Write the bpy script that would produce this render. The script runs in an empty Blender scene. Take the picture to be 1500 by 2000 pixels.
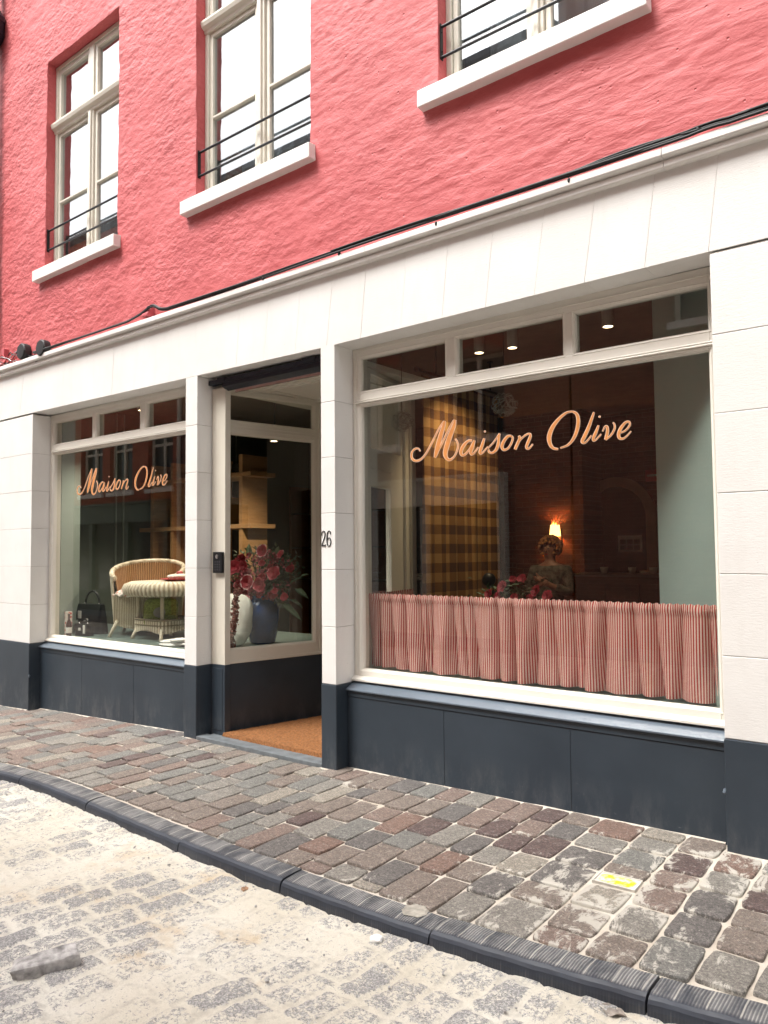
import bpy, bmesh, math, random
import numpy as np
from mathutils import Vector, Matrix
random.seed(7); rng = np.random.default_rng(7)
S = bpy.context.scene
# ------------------------------------------------------------------ camera
F = 1490.0; W0, H0 = 1500.0, 2000.0
HC = 1.55; D = 4.12742
yaw, pitch, roll = math.radians(38.3004), math.radians(2.97785), math.radians(-0.49767)
cy_, sy_, cp_, sp_ = math.cos(yaw), math.sin(yaw), math.cos(pitch), math.sin(pitch)
fwd = Vector((-sy_*cp_, cy_*cp_, sp_)); r0 = Vector((cy_, sy_, 0)); u0 = r0.cross(fwd)
rt = r0*math.cos(roll)+u0*math.sin(roll); up = -r0*math.sin(roll)+u0*math.cos(roll)
CAM = Vector((0, -D, HC))
cd = bpy.data.cameras.new('camera'); cam = bpy.data.objects.new('camera', cd); S.collection.objects.link(cam)
cam.matrix_world = Matrix((( rt.x, up.x, -fwd.x, CAM.x), (rt.y, up.y, -fwd.y, CAM.y), (rt.z, up.z, -fwd.z, CAM.z), (0, 0, 0, 1)))
cd.sensor_fit = 'HORIZONTAL'; cd.sensor_width = 36; cd.lens = F/W0*36; cd.clip_end = 2000; cd.clip_start = .05
S.camera = cam
S.render.resolution_x = 768; S.render.resolution_y = 1024
# ------------------------------------------------------------------ world, sun, exposure
SUN_EL, SUN_AZ = math.radians(60), math.radians(-28)      # azimuth from -y towards +x
wd = bpy.data.worlds.new('World'); S.world = wd; wd.use_nodes = True
nt = wd.node_tree; nt.nodes.clear()
sky = nt.nodes.new('ShaderNodeTexSky'); sky.sky_type = 'NISHITA'; sky.sun_disc = False
sky.sun_elevation = SUN_EL; sky.sun_rotation = math.pi - SUN_AZ; sky.air_density = 1; sky.dust_density = 5; sky.ozone_density = .5
hs = nt.nodes.new('ShaderNodeHueSaturation'); hs.inputs['Saturation'].default_value = .14; hs.inputs['Value'].default_value = 1
bg = nt.nodes.new('ShaderNodeBackground'); bg.inputs['Strength'].default_value = .15
wo = nt.nodes.new('ShaderNodeOutputWorld')
nt.links.new(sky.outputs[0], hs.inputs['Color']); nt.links.new(hs.outputs[0], bg.inputs[0]); nt.links.new(bg.outputs[0], wo.inputs[0])
sl = bpy.data.lights.new('sun', 'SUN'); sl.energy = 1.5; sl.angle = math.radians(20); sl.color = (1, .96, .9)
so = bpy.data.objects.new('sun', sl); S.collection.objects.link(so)
sd = Vector((math.cos(SUN_EL)*math.sin(SUN_AZ), -math.cos(SUN_EL)*math.cos(SUN_AZ), math.sin(SUN_EL)))
so.rotation_euler = sd.to_track_quat('Z', 'Y').to_euler(); so.location = (4, -8, 14)
S.view_settings.view_transform = 'Standard'; S.view_settings.look = 'None'; S.view_settings.gamma = 1
S.view_settings.exposure = 1.42

# ------------------------------------------------------------------ measuring
def ray(u, v): return rt*((u-750)/F) - up*((v-1000)/F) + fwd
def fy(u, v, y=0.0):
    d = ray(u, v); return CAM + d*((y+D)/d.y)
def fz(u, v, z=0.0):
    d = ray(u, v); return CAM + d*((z-HC)/d.z)

# ------------------------------------------------------------------ materials
def nodes(name):
    m = bpy.data.materials.new(name); m.use_nodes = True; t = m.node_tree
    b = t.nodes['Principled BSDF']; return m, t, b
def N(t, k, **kw):
    n = t.nodes.new(k)
    for a, v in kw.items():
        if a.startswith('i_'): n.inputs[a[2:].replace('_', ' ')].default_value = v
        else: setattr(n, a, v)
    return n
def coords(t, scale=(1, 1, 1), rot=(0, 0, 0), kind='Object'):
    tc = t.nodes.new('ShaderNodeTexCoord'); mp = t.nodes.new('ShaderNodeMapping')
    mp.inputs['Scale'].default_value = scale; mp.inputs['Rotation'].default_value = rot
    t.links.new(tc.outputs[kind], mp.inputs[0]); return mp.outputs[0]
def noise(t, vec, scale, detail=4, rough=.55, dist=0):
    n = t.nodes.new('ShaderNodeTexNoise'); n.inputs['Scale'].default_value = scale
    n.inputs['Detail'].default_value = detail; n.inputs['Roughness'].default_value = rough; n.inputs['Distortion'].default_value = dist
    if vec: t.links.new(vec, n.inputs['Vector'])
    return n.outputs[0]
def ramp(t, fac, stops, interp='LINEAR'):
    r = t.nodes.new('ShaderNodeValToRGB'); r.color_ramp.interpolation = interp
    e = r.color_ramp.elements
    while len(e) < len(stops): e.new(.5)
    for i, (p, c) in enumerate(stops):
        e[i].position = p; e[i].color = (*c, 1) if len(c) == 3 else c
    t.links.new(fac, r.inputs[0]); return r.outputs[0]
def mixc(t, fac, a, b, mode='MIX'):
    m = t.nodes.new('ShaderNodeMix'); m.data_type = 'RGBA'; m.blend_type = mode
    for s, v in ((0, fac), (6, a), (7, b)):
        if isinstance(v, (int, float)): m.inputs[s].default_value = v
        elif isinstance(v, tuple): m.inputs[s].default_value = (*v, 1)
        else: t.links.new(v, m.inputs[s])
    return m.outputs[2]
def mth(t, op, a, b=0.0, c=None, clamp=False):
    m = t.nodes.new('ShaderNodeMath'); m.operation = op; m.use_clamp = clamp
    for i, v in enumerate((a, b, c)):
        if v is None: continue
        if isinstance(v, (int, float)): m.inputs[i].default_value = v
        else: t.links.new(v, m.inputs[i])
    return m.outputs[0]
def bump(t, b, h, strength=.5, dist=.01, prev=None):
    n = t.nodes.new('ShaderNodeBump'); n.inputs['Strength'].default_value = strength; n.inputs['Distance'].default_value = dist
    t.links.new(h, n.inputs['Height'])
    if prev: t.links.new(prev, n.inputs['Normal'])
    if b: t.links.new(n.outputs[0], b.inputs['Normal'])
    return n.outputs[0]
def attr(t, name):
    a = t.nodes.new('ShaderNodeAttribute'); a.attribute_name = name; return a.outputs['Fac']
def pm(name, col, rough=.6, var=.12, vs=6, bs=60, bd=.002, metal=0, strength=.4, stretch=(1, 1, 1), spec=.5):
    m, t, b = nodes(name); v = coords(t, stretch)
    n1 = noise(t, v, vs, 5)
    lo = tuple(max(0, c*(1-var)) for c in col); hi = tuple(min(1, c*(1+var)) for c in col)
    t.links.new(ramp(t, n1, [(.3, lo), (.7, hi)]), b.inputs['Base Color'])
    b.inputs['Roughness'].default_value = rough; b.inputs['Metallic'].default_value = metal
    b.inputs['Specular IOR Level'].default_value = spec
    bump(t, b, noise(t, v, bs, 4), strength, bd)
    return m
def emis(name, col, st):
    m, t, b = nodes(name); b.inputs['Base Color'].default_value = (*col, 1)
    b.inputs['Emission Color'].default_value = (*col, 1); b.inputs['Emission Strength'].default_value = st
    return m
def glass(name, n, tint=(.93, .94, .92)):
    m = bpy.data.materials.new(name); m.use_nodes = True; t = m.node_tree; t.nodes.clear()
    g = t.nodes.new('ShaderNodeNewGeometry')
    d = t.nodes.new('ShaderNodeVectorMath'); d.operation = 'DOT_PRODUCT'
    t.links.new(g.outputs['Incoming'], d.inputs[0]); t.links.new(g.outputs['Normal'], d.inputs[1])
    c = mth(t, 'ABSOLUTE', d.outputs['Value']); c = mth(t, 'SUBTRACT', 1.0, c)
    c = mth(t, 'POWER', c, 5.0); c = mth(t, 'MULTIPLY_ADD', c, .96, .043)
    c = mth(t, 'SUBTRACT', 1.0, c); c = mth(t, 'POWER', c, n); c = mth(t, 'SUBTRACT', 1.0, c)
    tr = t.nodes.new('ShaderNodeBsdfTransparent'); tr.inputs[0].default_value = (*tint, 1)
    gl = t.nodes.new('ShaderNodeBsdfGlossy'); gl.inputs['Roughness'].default_value = .002
    # very slight waviness of the float glass
    bp = t.nodes.new('ShaderNodeBump'); bp.inputs['Strength'].default_value = .03; bp.inputs['Distance'].default_value = .01
    t.links.new(noise(t, coords(t), 1.6, 1), bp.inputs['Height']); t.links.new(bp.outputs[0], gl.inputs['Normal'])
    mx = t.nodes.new('ShaderNodeMixShader'); o = t.nodes.new('ShaderNodeOutputMaterial')
    t.links.new(c, mx.inputs[0]); t.links.new(tr.outputs[0], mx.inputs[1]); t.links.new(gl.outputs[0], mx.inputs[2]); t.links.new(mx.outputs[0], o.inputs[0])
    return m

def mat_pink():
    m, t, b = nodes('painted_pink_render')
    v = coords(t); v2 = coords(t, (.85, 1, 1.5), (0, math.radians(30), 0)); v3 = coords(t, (.5, 1, 1.9), (0, math.radians(10), 0))
    n1 = noise(t, v, 1.3, 6, .6); n2 = noise(t, v2, 9, 6, .65, .6); n3 = noise(t, v, 45, 5, .7)
    c = ramp(t, n1, [(.3, (.44, .070, .073)), (.5, (.51, .092, .092)), (.7, (.59, .130, .132))])
    c = mixc(t, .22, c, ramp(t, n2, [(.25, (.40, .06, .075)), (.8, (.66, .19, .21))]))
    # rubbed pale specks on the high spots
    sp = ramp(t, n3, [(.68, (0, 0, 0)), (.8, (1, 1, 1))]); c = mixc(t, mth(t, 'MULTIPLY', sp, .22), c, (.75, .34, .36))
    strk = ramp(t, noise(t, coords(t, (3.5, 1, .35)), 3, 5, .7), [(.55, (0, 0, 0)), (.8, (1, 1, 1))])
    c = mixc(t, mth(t, 'MULTIPLY', strk, .22), c, (.36, .075, .085))
    t.links.new(c, b.inputs['Base Color']); b.inputs['Roughness'].default_value = .62
    # fine surface: rough at left, drawn out horizontally at right
    ox = N(t, 'ShaderNodeSeparateXYZ'); t.links.new(v, ox.inputs[0])
    f = mth(t, 'MULTIPLY_ADD', ox.outputs[0], .16, 1.05, True)
    a = noise(t, v2, 22, 5, .6, .3); c3 = noise(t, v3, 11, 5, .58, .5)
    vo = N(t, 'ShaderNodeTexVoronoi', feature='SMOOTH_F1'); vo.inputs['Scale'].default_value = 17; t.links.new(v2, vo.inputs['Vector'])
    a = mth(t, 'SUBTRACT', a, mth(t, 'MULTIPLY', vo.outputs['Distance'], .7))
    h = N(t, 'ShaderNodeMix'); t.links.new(f, h.inputs[0]); t.links.new(a, h.inputs[2]); t.links.new(c3, h.inputs[3])
    amp = ramp(t, noise(t, v, .9, 4), [(.35, (.35, .35, .35)), (.65, (1, 1, 1))])
    hh = mth(t, 'MULTIPLY', h.outputs[0], amp)
    n0 = bump(t, None, hh, .9, .017)
    # small pits
    vp = N(t, 'ShaderNodeTexVoronoi'); vp.inputs['Scale'].default_value = 11; t.links.new(v, vp.inputs['Vector'])
    pit = ramp(t, vp.outputs['Distance'], [(.03, (0, 0, 0)), (.1, (1, 1, 1))])
    n1_ = bump(t, None, pit, .7, .008, n0)
    bump(t, b, n3, .5, .004, n1_)
    return m
def mat_stone():
    m, t, b = nodes('white_painted_stone'); v = coords(t)
    n1 = noise(t, v, 2.2, 5); n2 = noise(t, coords(t, (1, 1, 5)), 22, 5, .7); n3 = noise(t, v, 90, 3)
    c = ramp(t, n1, [(.25, (.68, .665, .64)), (.7, (.75, .74, .715))])
    c = mixc(t, mth(t, 'MULTIPLY', ramp(t, n2, [(.62, (0, 0, 0)), (.78, (1, 1, 1))]), .2), c, (.52, .49, .45))
    vp = N(t, 'ShaderNodeTexVoronoi'); vp.inputs['Scale'].default_value = 14; t.links.new(v, vp.inputs['Vector'])
    pit = ramp(t, vp.outputs['Distance'], [(.03, (1, 1, 1)), (.06, (0, 0, 0))])
    c = mixc(t, mth(t, 'MULTIPLY', pit, .35), c, (.3, .27, .24))
    stn = ramp(t, noise(t, coords(t, (2.5, 1, .5)), 3.5, 6, .7), [(.52, (0, 0, 0)), (.75, (1, 1, 1))]); c = mixc(t, mth(t, 'MULTIPLY', stn, .16), c, (.48, .45, .40))
    at = attr(t, 'tone'); c = mixc(t, mth(t, 'MULTIPLY', at, .16), c, (.66, .62, .57))
    t.links.new(c, b.inputs['Base Color']); b.inputs['Roughness'].default_value = .6
    x = bump(t, None, n2, .35, .004); bump(t, b, n3, .3, .002, x); return m
def mat_blue():
    m, t, b = nodes('blue_grey_paint'); v = coords(t)
    n1 = noise(t, v, 3, 5); n2 = noise(t, coords(t, (3, 1, .5)), 18, 5, .7); n3 = noise(t, v, 30, 6, .7)
    c = ramp(t, n1, [(.3, (.023, .033, .045)), (.7, (.031, .043, .057))])
    sp = ramp(t, n3, [(.64, (0, 0, 0)), (.74, (1, 1, 1))])
    ox = N(t, 'ShaderNodeSeparateXYZ'); t.links.new(v, ox.inputs[0])
    low = mth(t, 'MULTIPLY_ADD', ox.outputs[2], -3.2, .85, True)     # splashed cement dust near the paving
    sc = ramp(t, noise(t, coords(t, (1, 1, .35)), 7, 6, .75), [(.47, (0, 0, 0)), (.66, (1, 1, 1))])
    k = mth(t, 'MULTIPLY', mth(t, 'MULTIPLY', low, sc), .42)
    c = mixc(t, k, c, (.16, .165, .165)); c = mixc(t, mth(t, 'MULTIPLY', mth(t, 'MULTIPLY', sp, low), .35), c, (.35, .36, .36))
    t.links.new(c, b.inputs['Base Color']); b.inputs['Roughness'].default_value = .42
    bump(t, b, n2, .25, .003); return m
def mat_paver():
    m, t, b = nodes('porphyry_paving'); v = coords(t); a = attr(t, 'tone')
    c = ramp(t, a, [(0, (.112, .102, .096)), (.13, (.152, .148, .136)), (.30, (.190, .176, .156)), (.46, (.170, .138, .117)), (.66, (.172, .126, .106)), (.81, (.092, .062, .057)), (.90, (.165, .106, .084)), (.96, (.24, .215, .180))], 'CONSTANT')
    n2 = noise(t, v, 34, 8, .8, 1.6); n3 = noise(t, v, 75, 7, .85, 1.2); n1 = noise(t, v, 2.5, 4)
    c = mixc(t, .8, c, mixc(t, 1.0, c, ramp(t, n3, [(.38, (.25, .25, .25)), (.5, (.9, .9, .9)), (.64, (2.5, 2.45, 2.35))]), 'MULTIPLY'))
    vein = ramp(t, n2, [(.54, (0, 0, 0)), (.62, (1, 1, 1))])
    c = mixc(t, mth(t, 'MULTIPLY', vein, .45), c, (.46, .43, .39))
    # sand still lying on the stones: streaks and a few thicker smears
    ox = N(t, 'ShaderNodeSeparateXYZ'); t.links.new(v, ox.inputs[0])
    d = noise(t, coords(t, (1.3, .7, 1)), 8, 9, .78, .7); d = mth(t, 'ADD', d, attr(t, 'sand'))
    d2 = ramp(t, d, [(.665, (0, 0, 0)), (.71, (1, 1, 1))])
    c = mixc(t, mth(t, 'MULTIPLY', d2, .88), c, (.52, .49, .43))
    t.links.new(c, b.inputs['Base Color']); b.inputs['Roughness'].default_value = .62
    x = bump(t, None, n2, .8, .009); bump(t, b, n3, .7, .004, x); return m
def mat_sand(name='jointing_sand'):
    m, t, b = nodes(name); v = coords(t)
    n1 = noise(t, v, 4, 6, .6); n3 = noise(t, v, 120, 5, .8)
    c = ramp(t, n1, [(.3, (.38, .32, .25)), (.5, (.48, .43, .36)), (.7, (.54, .51, .45))])
    c = mixc(t, .25, c, ramp(t, n3, [(.3, (.35, .3, .24)), (.7, (.7, .66, .6))]))
    t.links.new(c, b.inputs['Base Color']); b.inputs['Roughness'].default_value = .95
    bump(t, b, n3, .6, .004); return m
def mat_street():
    m, t, b = nodes('sanded_granite_setts'); v = coords(t)
    st = attr(t, 'stone')
    nf = noise(t, v, 55, 8, .8, .6); nm = noise(t, v, 12, 7, .75, .3); nl = noise(t, v, .9, 4); ng = noise(t, v, 160, 4, .8)
    k = mth(t, 'ADD', st, mth(t, 'MULTIPLY', mth(t, 'SUBTRACT', nf, .5), 4.6))
    k = mth(t, 'ADD', k, mth(t, 'MULTIPLY', mth(t, 'SUBTRACT', nm, .5), 1.9))
    mask = ramp(t, k, [(.60, (0, 0, 0)), (.72, (1, 1, 1))])
    sand = ramp(t, nl, [(.3, (.50, .45, .35)), (.5, (.61, .57, .48)), (.65, (.67, .65, .58))])
    warm = ramp(t, noise(t, v, 2.3, 5, .6), [(.60, (0, 0, 0)), (.70, (1, 1, 1))])
    sand = mixc(t, mth(t, 'MULTIPLY', warm, .65), sand, (.50, .36, .20))
    sand = mixc(t, .2, sand, ramp(t, ng, [(.3, (.3, .26, .2)), (.7, (.8, .78, .72))]))
    dirt = ramp(t, noise(t, v, 46, 6, .75), [(.66, (0, 0, 0)), (.72, (1, 1, 1))])
    sand = mixc(t, mth(t, 'MULTIPLY', dirt, .5), sand, (.16, .13, .10))
    gr = ramp(t, noise(t, v, 110, 6, .8), [(.36, (.06, .063, .075)), (.5, (.20, .20, .21)), (.62, (.52, .51, .49))])
    em = ramp(t, noise(t, v, 18, 6, .75), [(.46, (0, 0, 0)), (.56, (1, 1, 1))]); sand = mixc(t, mth(t, 'MULTIPLY', mth(t, 'MULTIPLY', attr(t, 'edge'), em), .75), sand, (.10, .095, .09))
    t.links.new(mixc(t, mth(t, 'MULTIPLY', mask, .84), sand, gr), b.inputs['Base Color'])
    b.inputs['Roughness'].default_value = .9
    x = bump(t, None, k, .45, .010); bump(t, b, ng, .5, .003, x); return m
def mat_kerb():
    m, t, b = nodes('ribbed_blue_kerb'); v = coords(t)
    n1 = noise(t, v, 5, 5, .65); n3 = noise(t, v, 60, 6, .75)
    c = ramp(t, n1, [(.3, (.012, .016, .026)), (.7, (.026, .033, .048))])
    al = attr(t, 'along')                      # metres along the kerb
    rib = mth(t, 'SINE', mth(t, 'MULTIPLY', al, 2*math.pi/.0115)); gv = mth(t, 'GREATER_THAN', rib, .35)
    top = attr(t, 'top'); bnd = mth(t, 'SINE', mth(t, 'MULTIPLY', al, 2*math.pi/.105)); bs = mth(t, 'GREATER_THAN', bnd, .985)
    geo = N(t, 'ShaderNodeNewGeometry'); nz = N(t, 'ShaderNodeSeparateXYZ'); t.links.new(geo.outputs['Normal'], nz.inputs[0])
    dust = ramp(t, noise(t, coords(t, (2.2, .7, 1)), 6, 6, .7), [(.38, (0, 0, 0)), (.60, (1, 1, 1))])
    k = mth(t, 'MULTIPLY', top, mth(t, 'MULTIPLY_ADD', dust, .75, .18))
    kk = mth(t, 'MULTIPLY', k, mth(t, 'MULTIPLY_ADD', gv, .50, .34), None, True)
    c = mixc(t, kk, c, (.40, .39, .37))
    c = mixc(t, mth(t, 'MULTIPLY', mth(t, 'MULTIPLY', bs, top), .6), c, (.5, .48, .43))
    sp = ramp(t, n3, [(.66, (0, 0, 0)), (.75, (1, 1, 1))]); c = mixc(t, mth(t, 'MULTIPLY', sp, .35), c, (.3, .29, .27))
    t.links.new(c, b.inputs['Base Color']); b.inputs['Roughness'].default_value = .5
    x = bump(t, None, mth(t, 'MULTIPLY', mth(t, 'MULTIPLY', rib, -1.0), top), .6, .004); bump(t, b, n3, .3, .003, x)
    return m
def mat_brick(name, c1, c2, mortar, rough=.85, xz=True, w=.21, h=.065):
    m, t, b = nodes(name); tc = t.nodes.new('ShaderNodeTexCoord'); s = t.nodes.new('ShaderNodeSeparateXYZ'); t.links.new(tc.outputs['Object'], s.inputs[0])
    cb = t.nodes.new('ShaderNodeCombineXYZ'); t.links.new(s.outputs[0 if xz else 1], cb.inputs[0]); t.links.new(s.outputs[2], cb.inputs[1])
    br = t.nodes.new('ShaderNodeTexBrick'); t.links.new(cb.outputs[0], br.inputs['Vector'])
    br.inputs['Scale'].default_value = 1; br.inputs['Brick Width'].default_value = w; br.inputs['Row Height'].default_value = h
    br.inputs['Mortar Size'].default_value = .006; br.inputs['Mortar Smooth'].default_value = .3
    br.inputs['Color1'].default_value = (*c1, 1); br.inputs['Color2'].default_value = (*c2, 1); br.inputs['Mortar'].default_value = (*mortar, 1)
    n = noise(t, tc.outputs['Object'], 5, 5)
    c = mixc(t, .6, br.outputs[0], ramp(t, n, [(.3, (.6, .6, .6)), (.7, (1.3, 1.25, 1.2))]), 'MULTIPLY')
    t.links.new(c, b.inputs['Base Color']); b.inputs['Roughness'].default_value = rough
    bump(t, b, mth(t, 'MULTIPLY', br.outputs['Fac'], -1.0), .6, .01); return m
def mat_stripe():
    m, t, b = nodes('red_striped_cotton'); u = attr(t, 'u')
    s = mth(t, 'SINE', mth(t, 'MULTIPLY', u, 2*math.pi/.0165)); k = mth(t, 'MULTIPLY_ADD', s, 1.6, .58, True)
    c = mixc(t, k, (.78, .60, .54), (.46, .045, .038))
    n = noise(t, coords(t, (3, 1, 1)), 5, 4); ora = ramp(t, n, [(.55, (0, 0, 0)), (.75, (1, 1, 1))])
    c = mixc(t, mth(t, 'MULTIPLY', ora, .25), c, (.5, .2, .09))
    t.links.new(c, b.inputs['Base Color']); b.inputs['Roughness'].default_value = .9
    bump(t, b, noise(t, coords(t, (1, 1, .4)), 30, 4), .35, .006); return m
def mat_plaid():
    m, t, b = nodes('gold_brown_check_cloth'); u = attr(t, 'u'); z = attr(t, 'v')
    a = mth(t, 'GREATER_THAN', mth(t, 'SINE', mth(t, 'MULTIPLY', u, 2*math.pi/.17)), 0.0)
    c_ = mth(t, 'GREATER_THAN', mth(t, 'SINE', mth(t, 'MULTIPLY', z, 2*math.pi/.17)), 0.0)
    s = mth(t, 'MULTIPLY', mth(t, 'ADD', a, c_), .5)
    c = ramp(t, s, [(0, (.42, .24, .085)), (.3, (.23, .11, .032)), (.8, (.085, .036, .016))], 'CONSTANT')
    t.links.new(c, b.inputs['Base Color']); b.inputs['Roughness'].default_value = .9; return m
def mat_tone(name, stops, rough=.6, bs=50, bd=.003):
    m, t, b = nodes(name); t.links.new(ramp(t, attr(t, 'tone'), stops), b.inputs['Base Color']); b.inputs['Roughness'].default_value = rough
    bump(t, b, noise(t, coords(t), bs, 4), .4, bd); return m

M = dict(pink=mat_pink(), stone=mat_stone(), blue=mat_blue(), paver=mat_paver(), sand=mat_sand(), street=mat_street(), kerb=mat_kerb(), stripe=mat_stripe(), plaid=mat_plaid(),
    mortar=pm('stone_joint_mortar', (.34, .31, .28), .9), pinkrev=pm('pink_reveal_paint', (.50, .10, .115), .6, .08, 3, 30, .004),
    cream=pm('cream_frame_paint', (.62, .585, .50), .38, .04, 3, 25, .0004, strength=.02), trim=pm('white_frame_paint', (.72, .69, .62), .36, .04, 3, 25, .0004, strength=.02),
    upper=pm('ivory_window_paint', (.68, .65, .56), .4, .05, 4, 30, .0004, strength=.02), sill=pm('white_sill_stone', (.76, .74, .71), .5, .06, 5, 50, .003),
    sillb=pm('blue_sill_paint', (.10, .125, .155), .32, .08, 3, 30, .002), black=pm('black_metal', (.012, .012, .014), .4, .2, 8, 60, .0006, .3),
    rubber=pm('black_cable_rubber', (.012, .012, .013), .55), darkblue=pm('dark_blue_metal', (.012, .017, .028), .35, .2, 5, 40, .001, .2),
    glo=glass('shop_glass', 1.7), gdo=glass('doorway_glass', 1.3), gup=glass('upper_glass', 6.5, (.8, .84, .86)), thresh=pm('blue_stone', (.13, .145, .155), .5, .3, 14, 60, .003),
    gold=pm('gilt_lettering', (.60, .24, .07), .45, .12, 20, 80, .0005), goldl=pm('pale_gilt_edge', (.72, .50, .36), .45, .1, 20, 80, .0005),
    cementy=pm('cement', (.55, .52, .47), .9, .15, 15, 90, .004), plaster=pm('white_plaster', (.5, .47, .42), .9), curtain=pm('white_net_curtain', (.8, .8, .8), .9, .04, 8, 40, .002),
    teal=pm('teal_panel_paint', (.36, .45, .42), .5, .04, 2, 20, .001), tealg=pm('sage_panel_paint', (.25, .30, .265), .5, .05, 2, 20, .001),
    platform=pm('green_grey_platform', (.13, .18, .165), .4, .1, 3, 30, .001), wood=pm('oak_board', (.34, .195, .085), .5, .18, 5, 40, .001, stretch=(1, 1, 6)),
    woodd=pm('dark_walnut', (.045, .022, .014), .5, .3, 4, 30, .001), floor=pm('dark_floor_boards', (.05, .035, .025), .5, .3, 5, 30, .002, stretch=(1, 8, 1)),
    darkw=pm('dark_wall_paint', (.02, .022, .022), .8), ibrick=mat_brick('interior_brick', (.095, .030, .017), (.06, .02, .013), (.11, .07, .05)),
    obrick=mat_brick('street_brick', (.33, .16, .11), (.24, .11, .08), (.34, .22, .17)), rbrick=mat_brick('red_street_brick', (.42, .10, .06), (.36, .085, .05), (.34, .11, .075)),
    nbrick=mat_brick('neighbour_brick', (.35, .2, .15), (.3, .17, .13), (.4, .36, .32)), greenf=pm('green_shopfront', (.06, .10, .08), .45), slate=pm('roof_slate', (.06, .06, .07), .7),
    wickerl=mat_tone('pale_wicker', [(0, (.26, .21, .14)), (.5, (.54, .47, .35)), (1, (.72, .65, .52))], .6, 120, .003),
    wickero=mat_tone('honey_wicker', [(0, (.20, .10, .035)), (.5, (.46, .27, .13)), (1, (.60, .41, .23))], .6, 120, .003),
    leather=pm('black_leather', (.010, .010, .012), .33, .3, 10, 120, .002), steel=pm('steel', (.6, .6, .6), .25, .05, 5, 40, .0005, 1),
    paper=pm('white_paper', (.75, .74, .72), .8, .05), cushc=pm('red_floral_cotton', (.6, .25, .2), .9), linen=pm('white_linen', (.66, .65, .58), .95, .06, 8, 150, .003),
    green=pm('green_floral_fabric', (.22, .26, .07), .9, .5, 60, 90, .003), greyoval=pm('grey_oval_patch', (.30, .30, .27), .8),
    vase=pm('blue_glazed_ceramic', (.004, .055, .20), .08, .35, 6, 30, .0008), leaf=mat_tone('foliage', [(0, (.02, .035, .015)), (.6, (.05, .085, .035)), (1, (.12, .17, .09))], .6),
    petal=mat_tone('red_petals', [(0, (.10, .004, .008)), (.5, (.34, .012, .025)), (.8, (.55, .06, .09)), (.97, (.85, .6, .58))], .6), berry=mat_tone('burgundy_blossom', [(0, (.06, .008, .012)), (.6, (.24, .022, .035)), (1, (.55, .14, .17))], .6),
    amar=mat_tone('russet_amaranth', [(0, (.09, .025, .02)), (.6, (.24, .09, .07)), (1, (.42, .2, .16))], .8), coir=pm('coir_mat', (.27, .115, .040), 1, .35, 60, 220, .012, strength=.8),
    skin=pm('skin', (.24, .12, .08), .5), hair=pm('reddish_blond_hair', (.28, .12, .035), .6, .4, 40, 80, .01), camo=pm('grey_green_blouse', (.07, .07, .058), .85, .85, 22, 60, .004), trous=pm('black_trousers', (.02, .02, .02), .9),
    yellow=pm('yellow_marker_paint', (.75, .66, .02), .6, .2, 30, 80, .002), redp=pm('red_paint', (.4, .02, .02), .5), granite=pm('granite', (.34, .33, .32), .85, .6, 22, 70, .01), litter=pm('dry_leaf', (.24, .21, .18), .8, .4, 40, 90, .003),
    counter=pm('stone_counter', (.10, .085, .07), .4), warmglow=emis('lit_lamp_shade', (1, .55, .16), 2.2), spotglow=emis('lit_lamp_face', (1, .8, .5), 5), branch=pm('pale_coral_branch', (.7, .45, .3), .6), twig=pm('pale_dry_twig', (.30, .29, .25), .8), archst=pm('arch_stone', (.26, .18, .11), .8))

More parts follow.
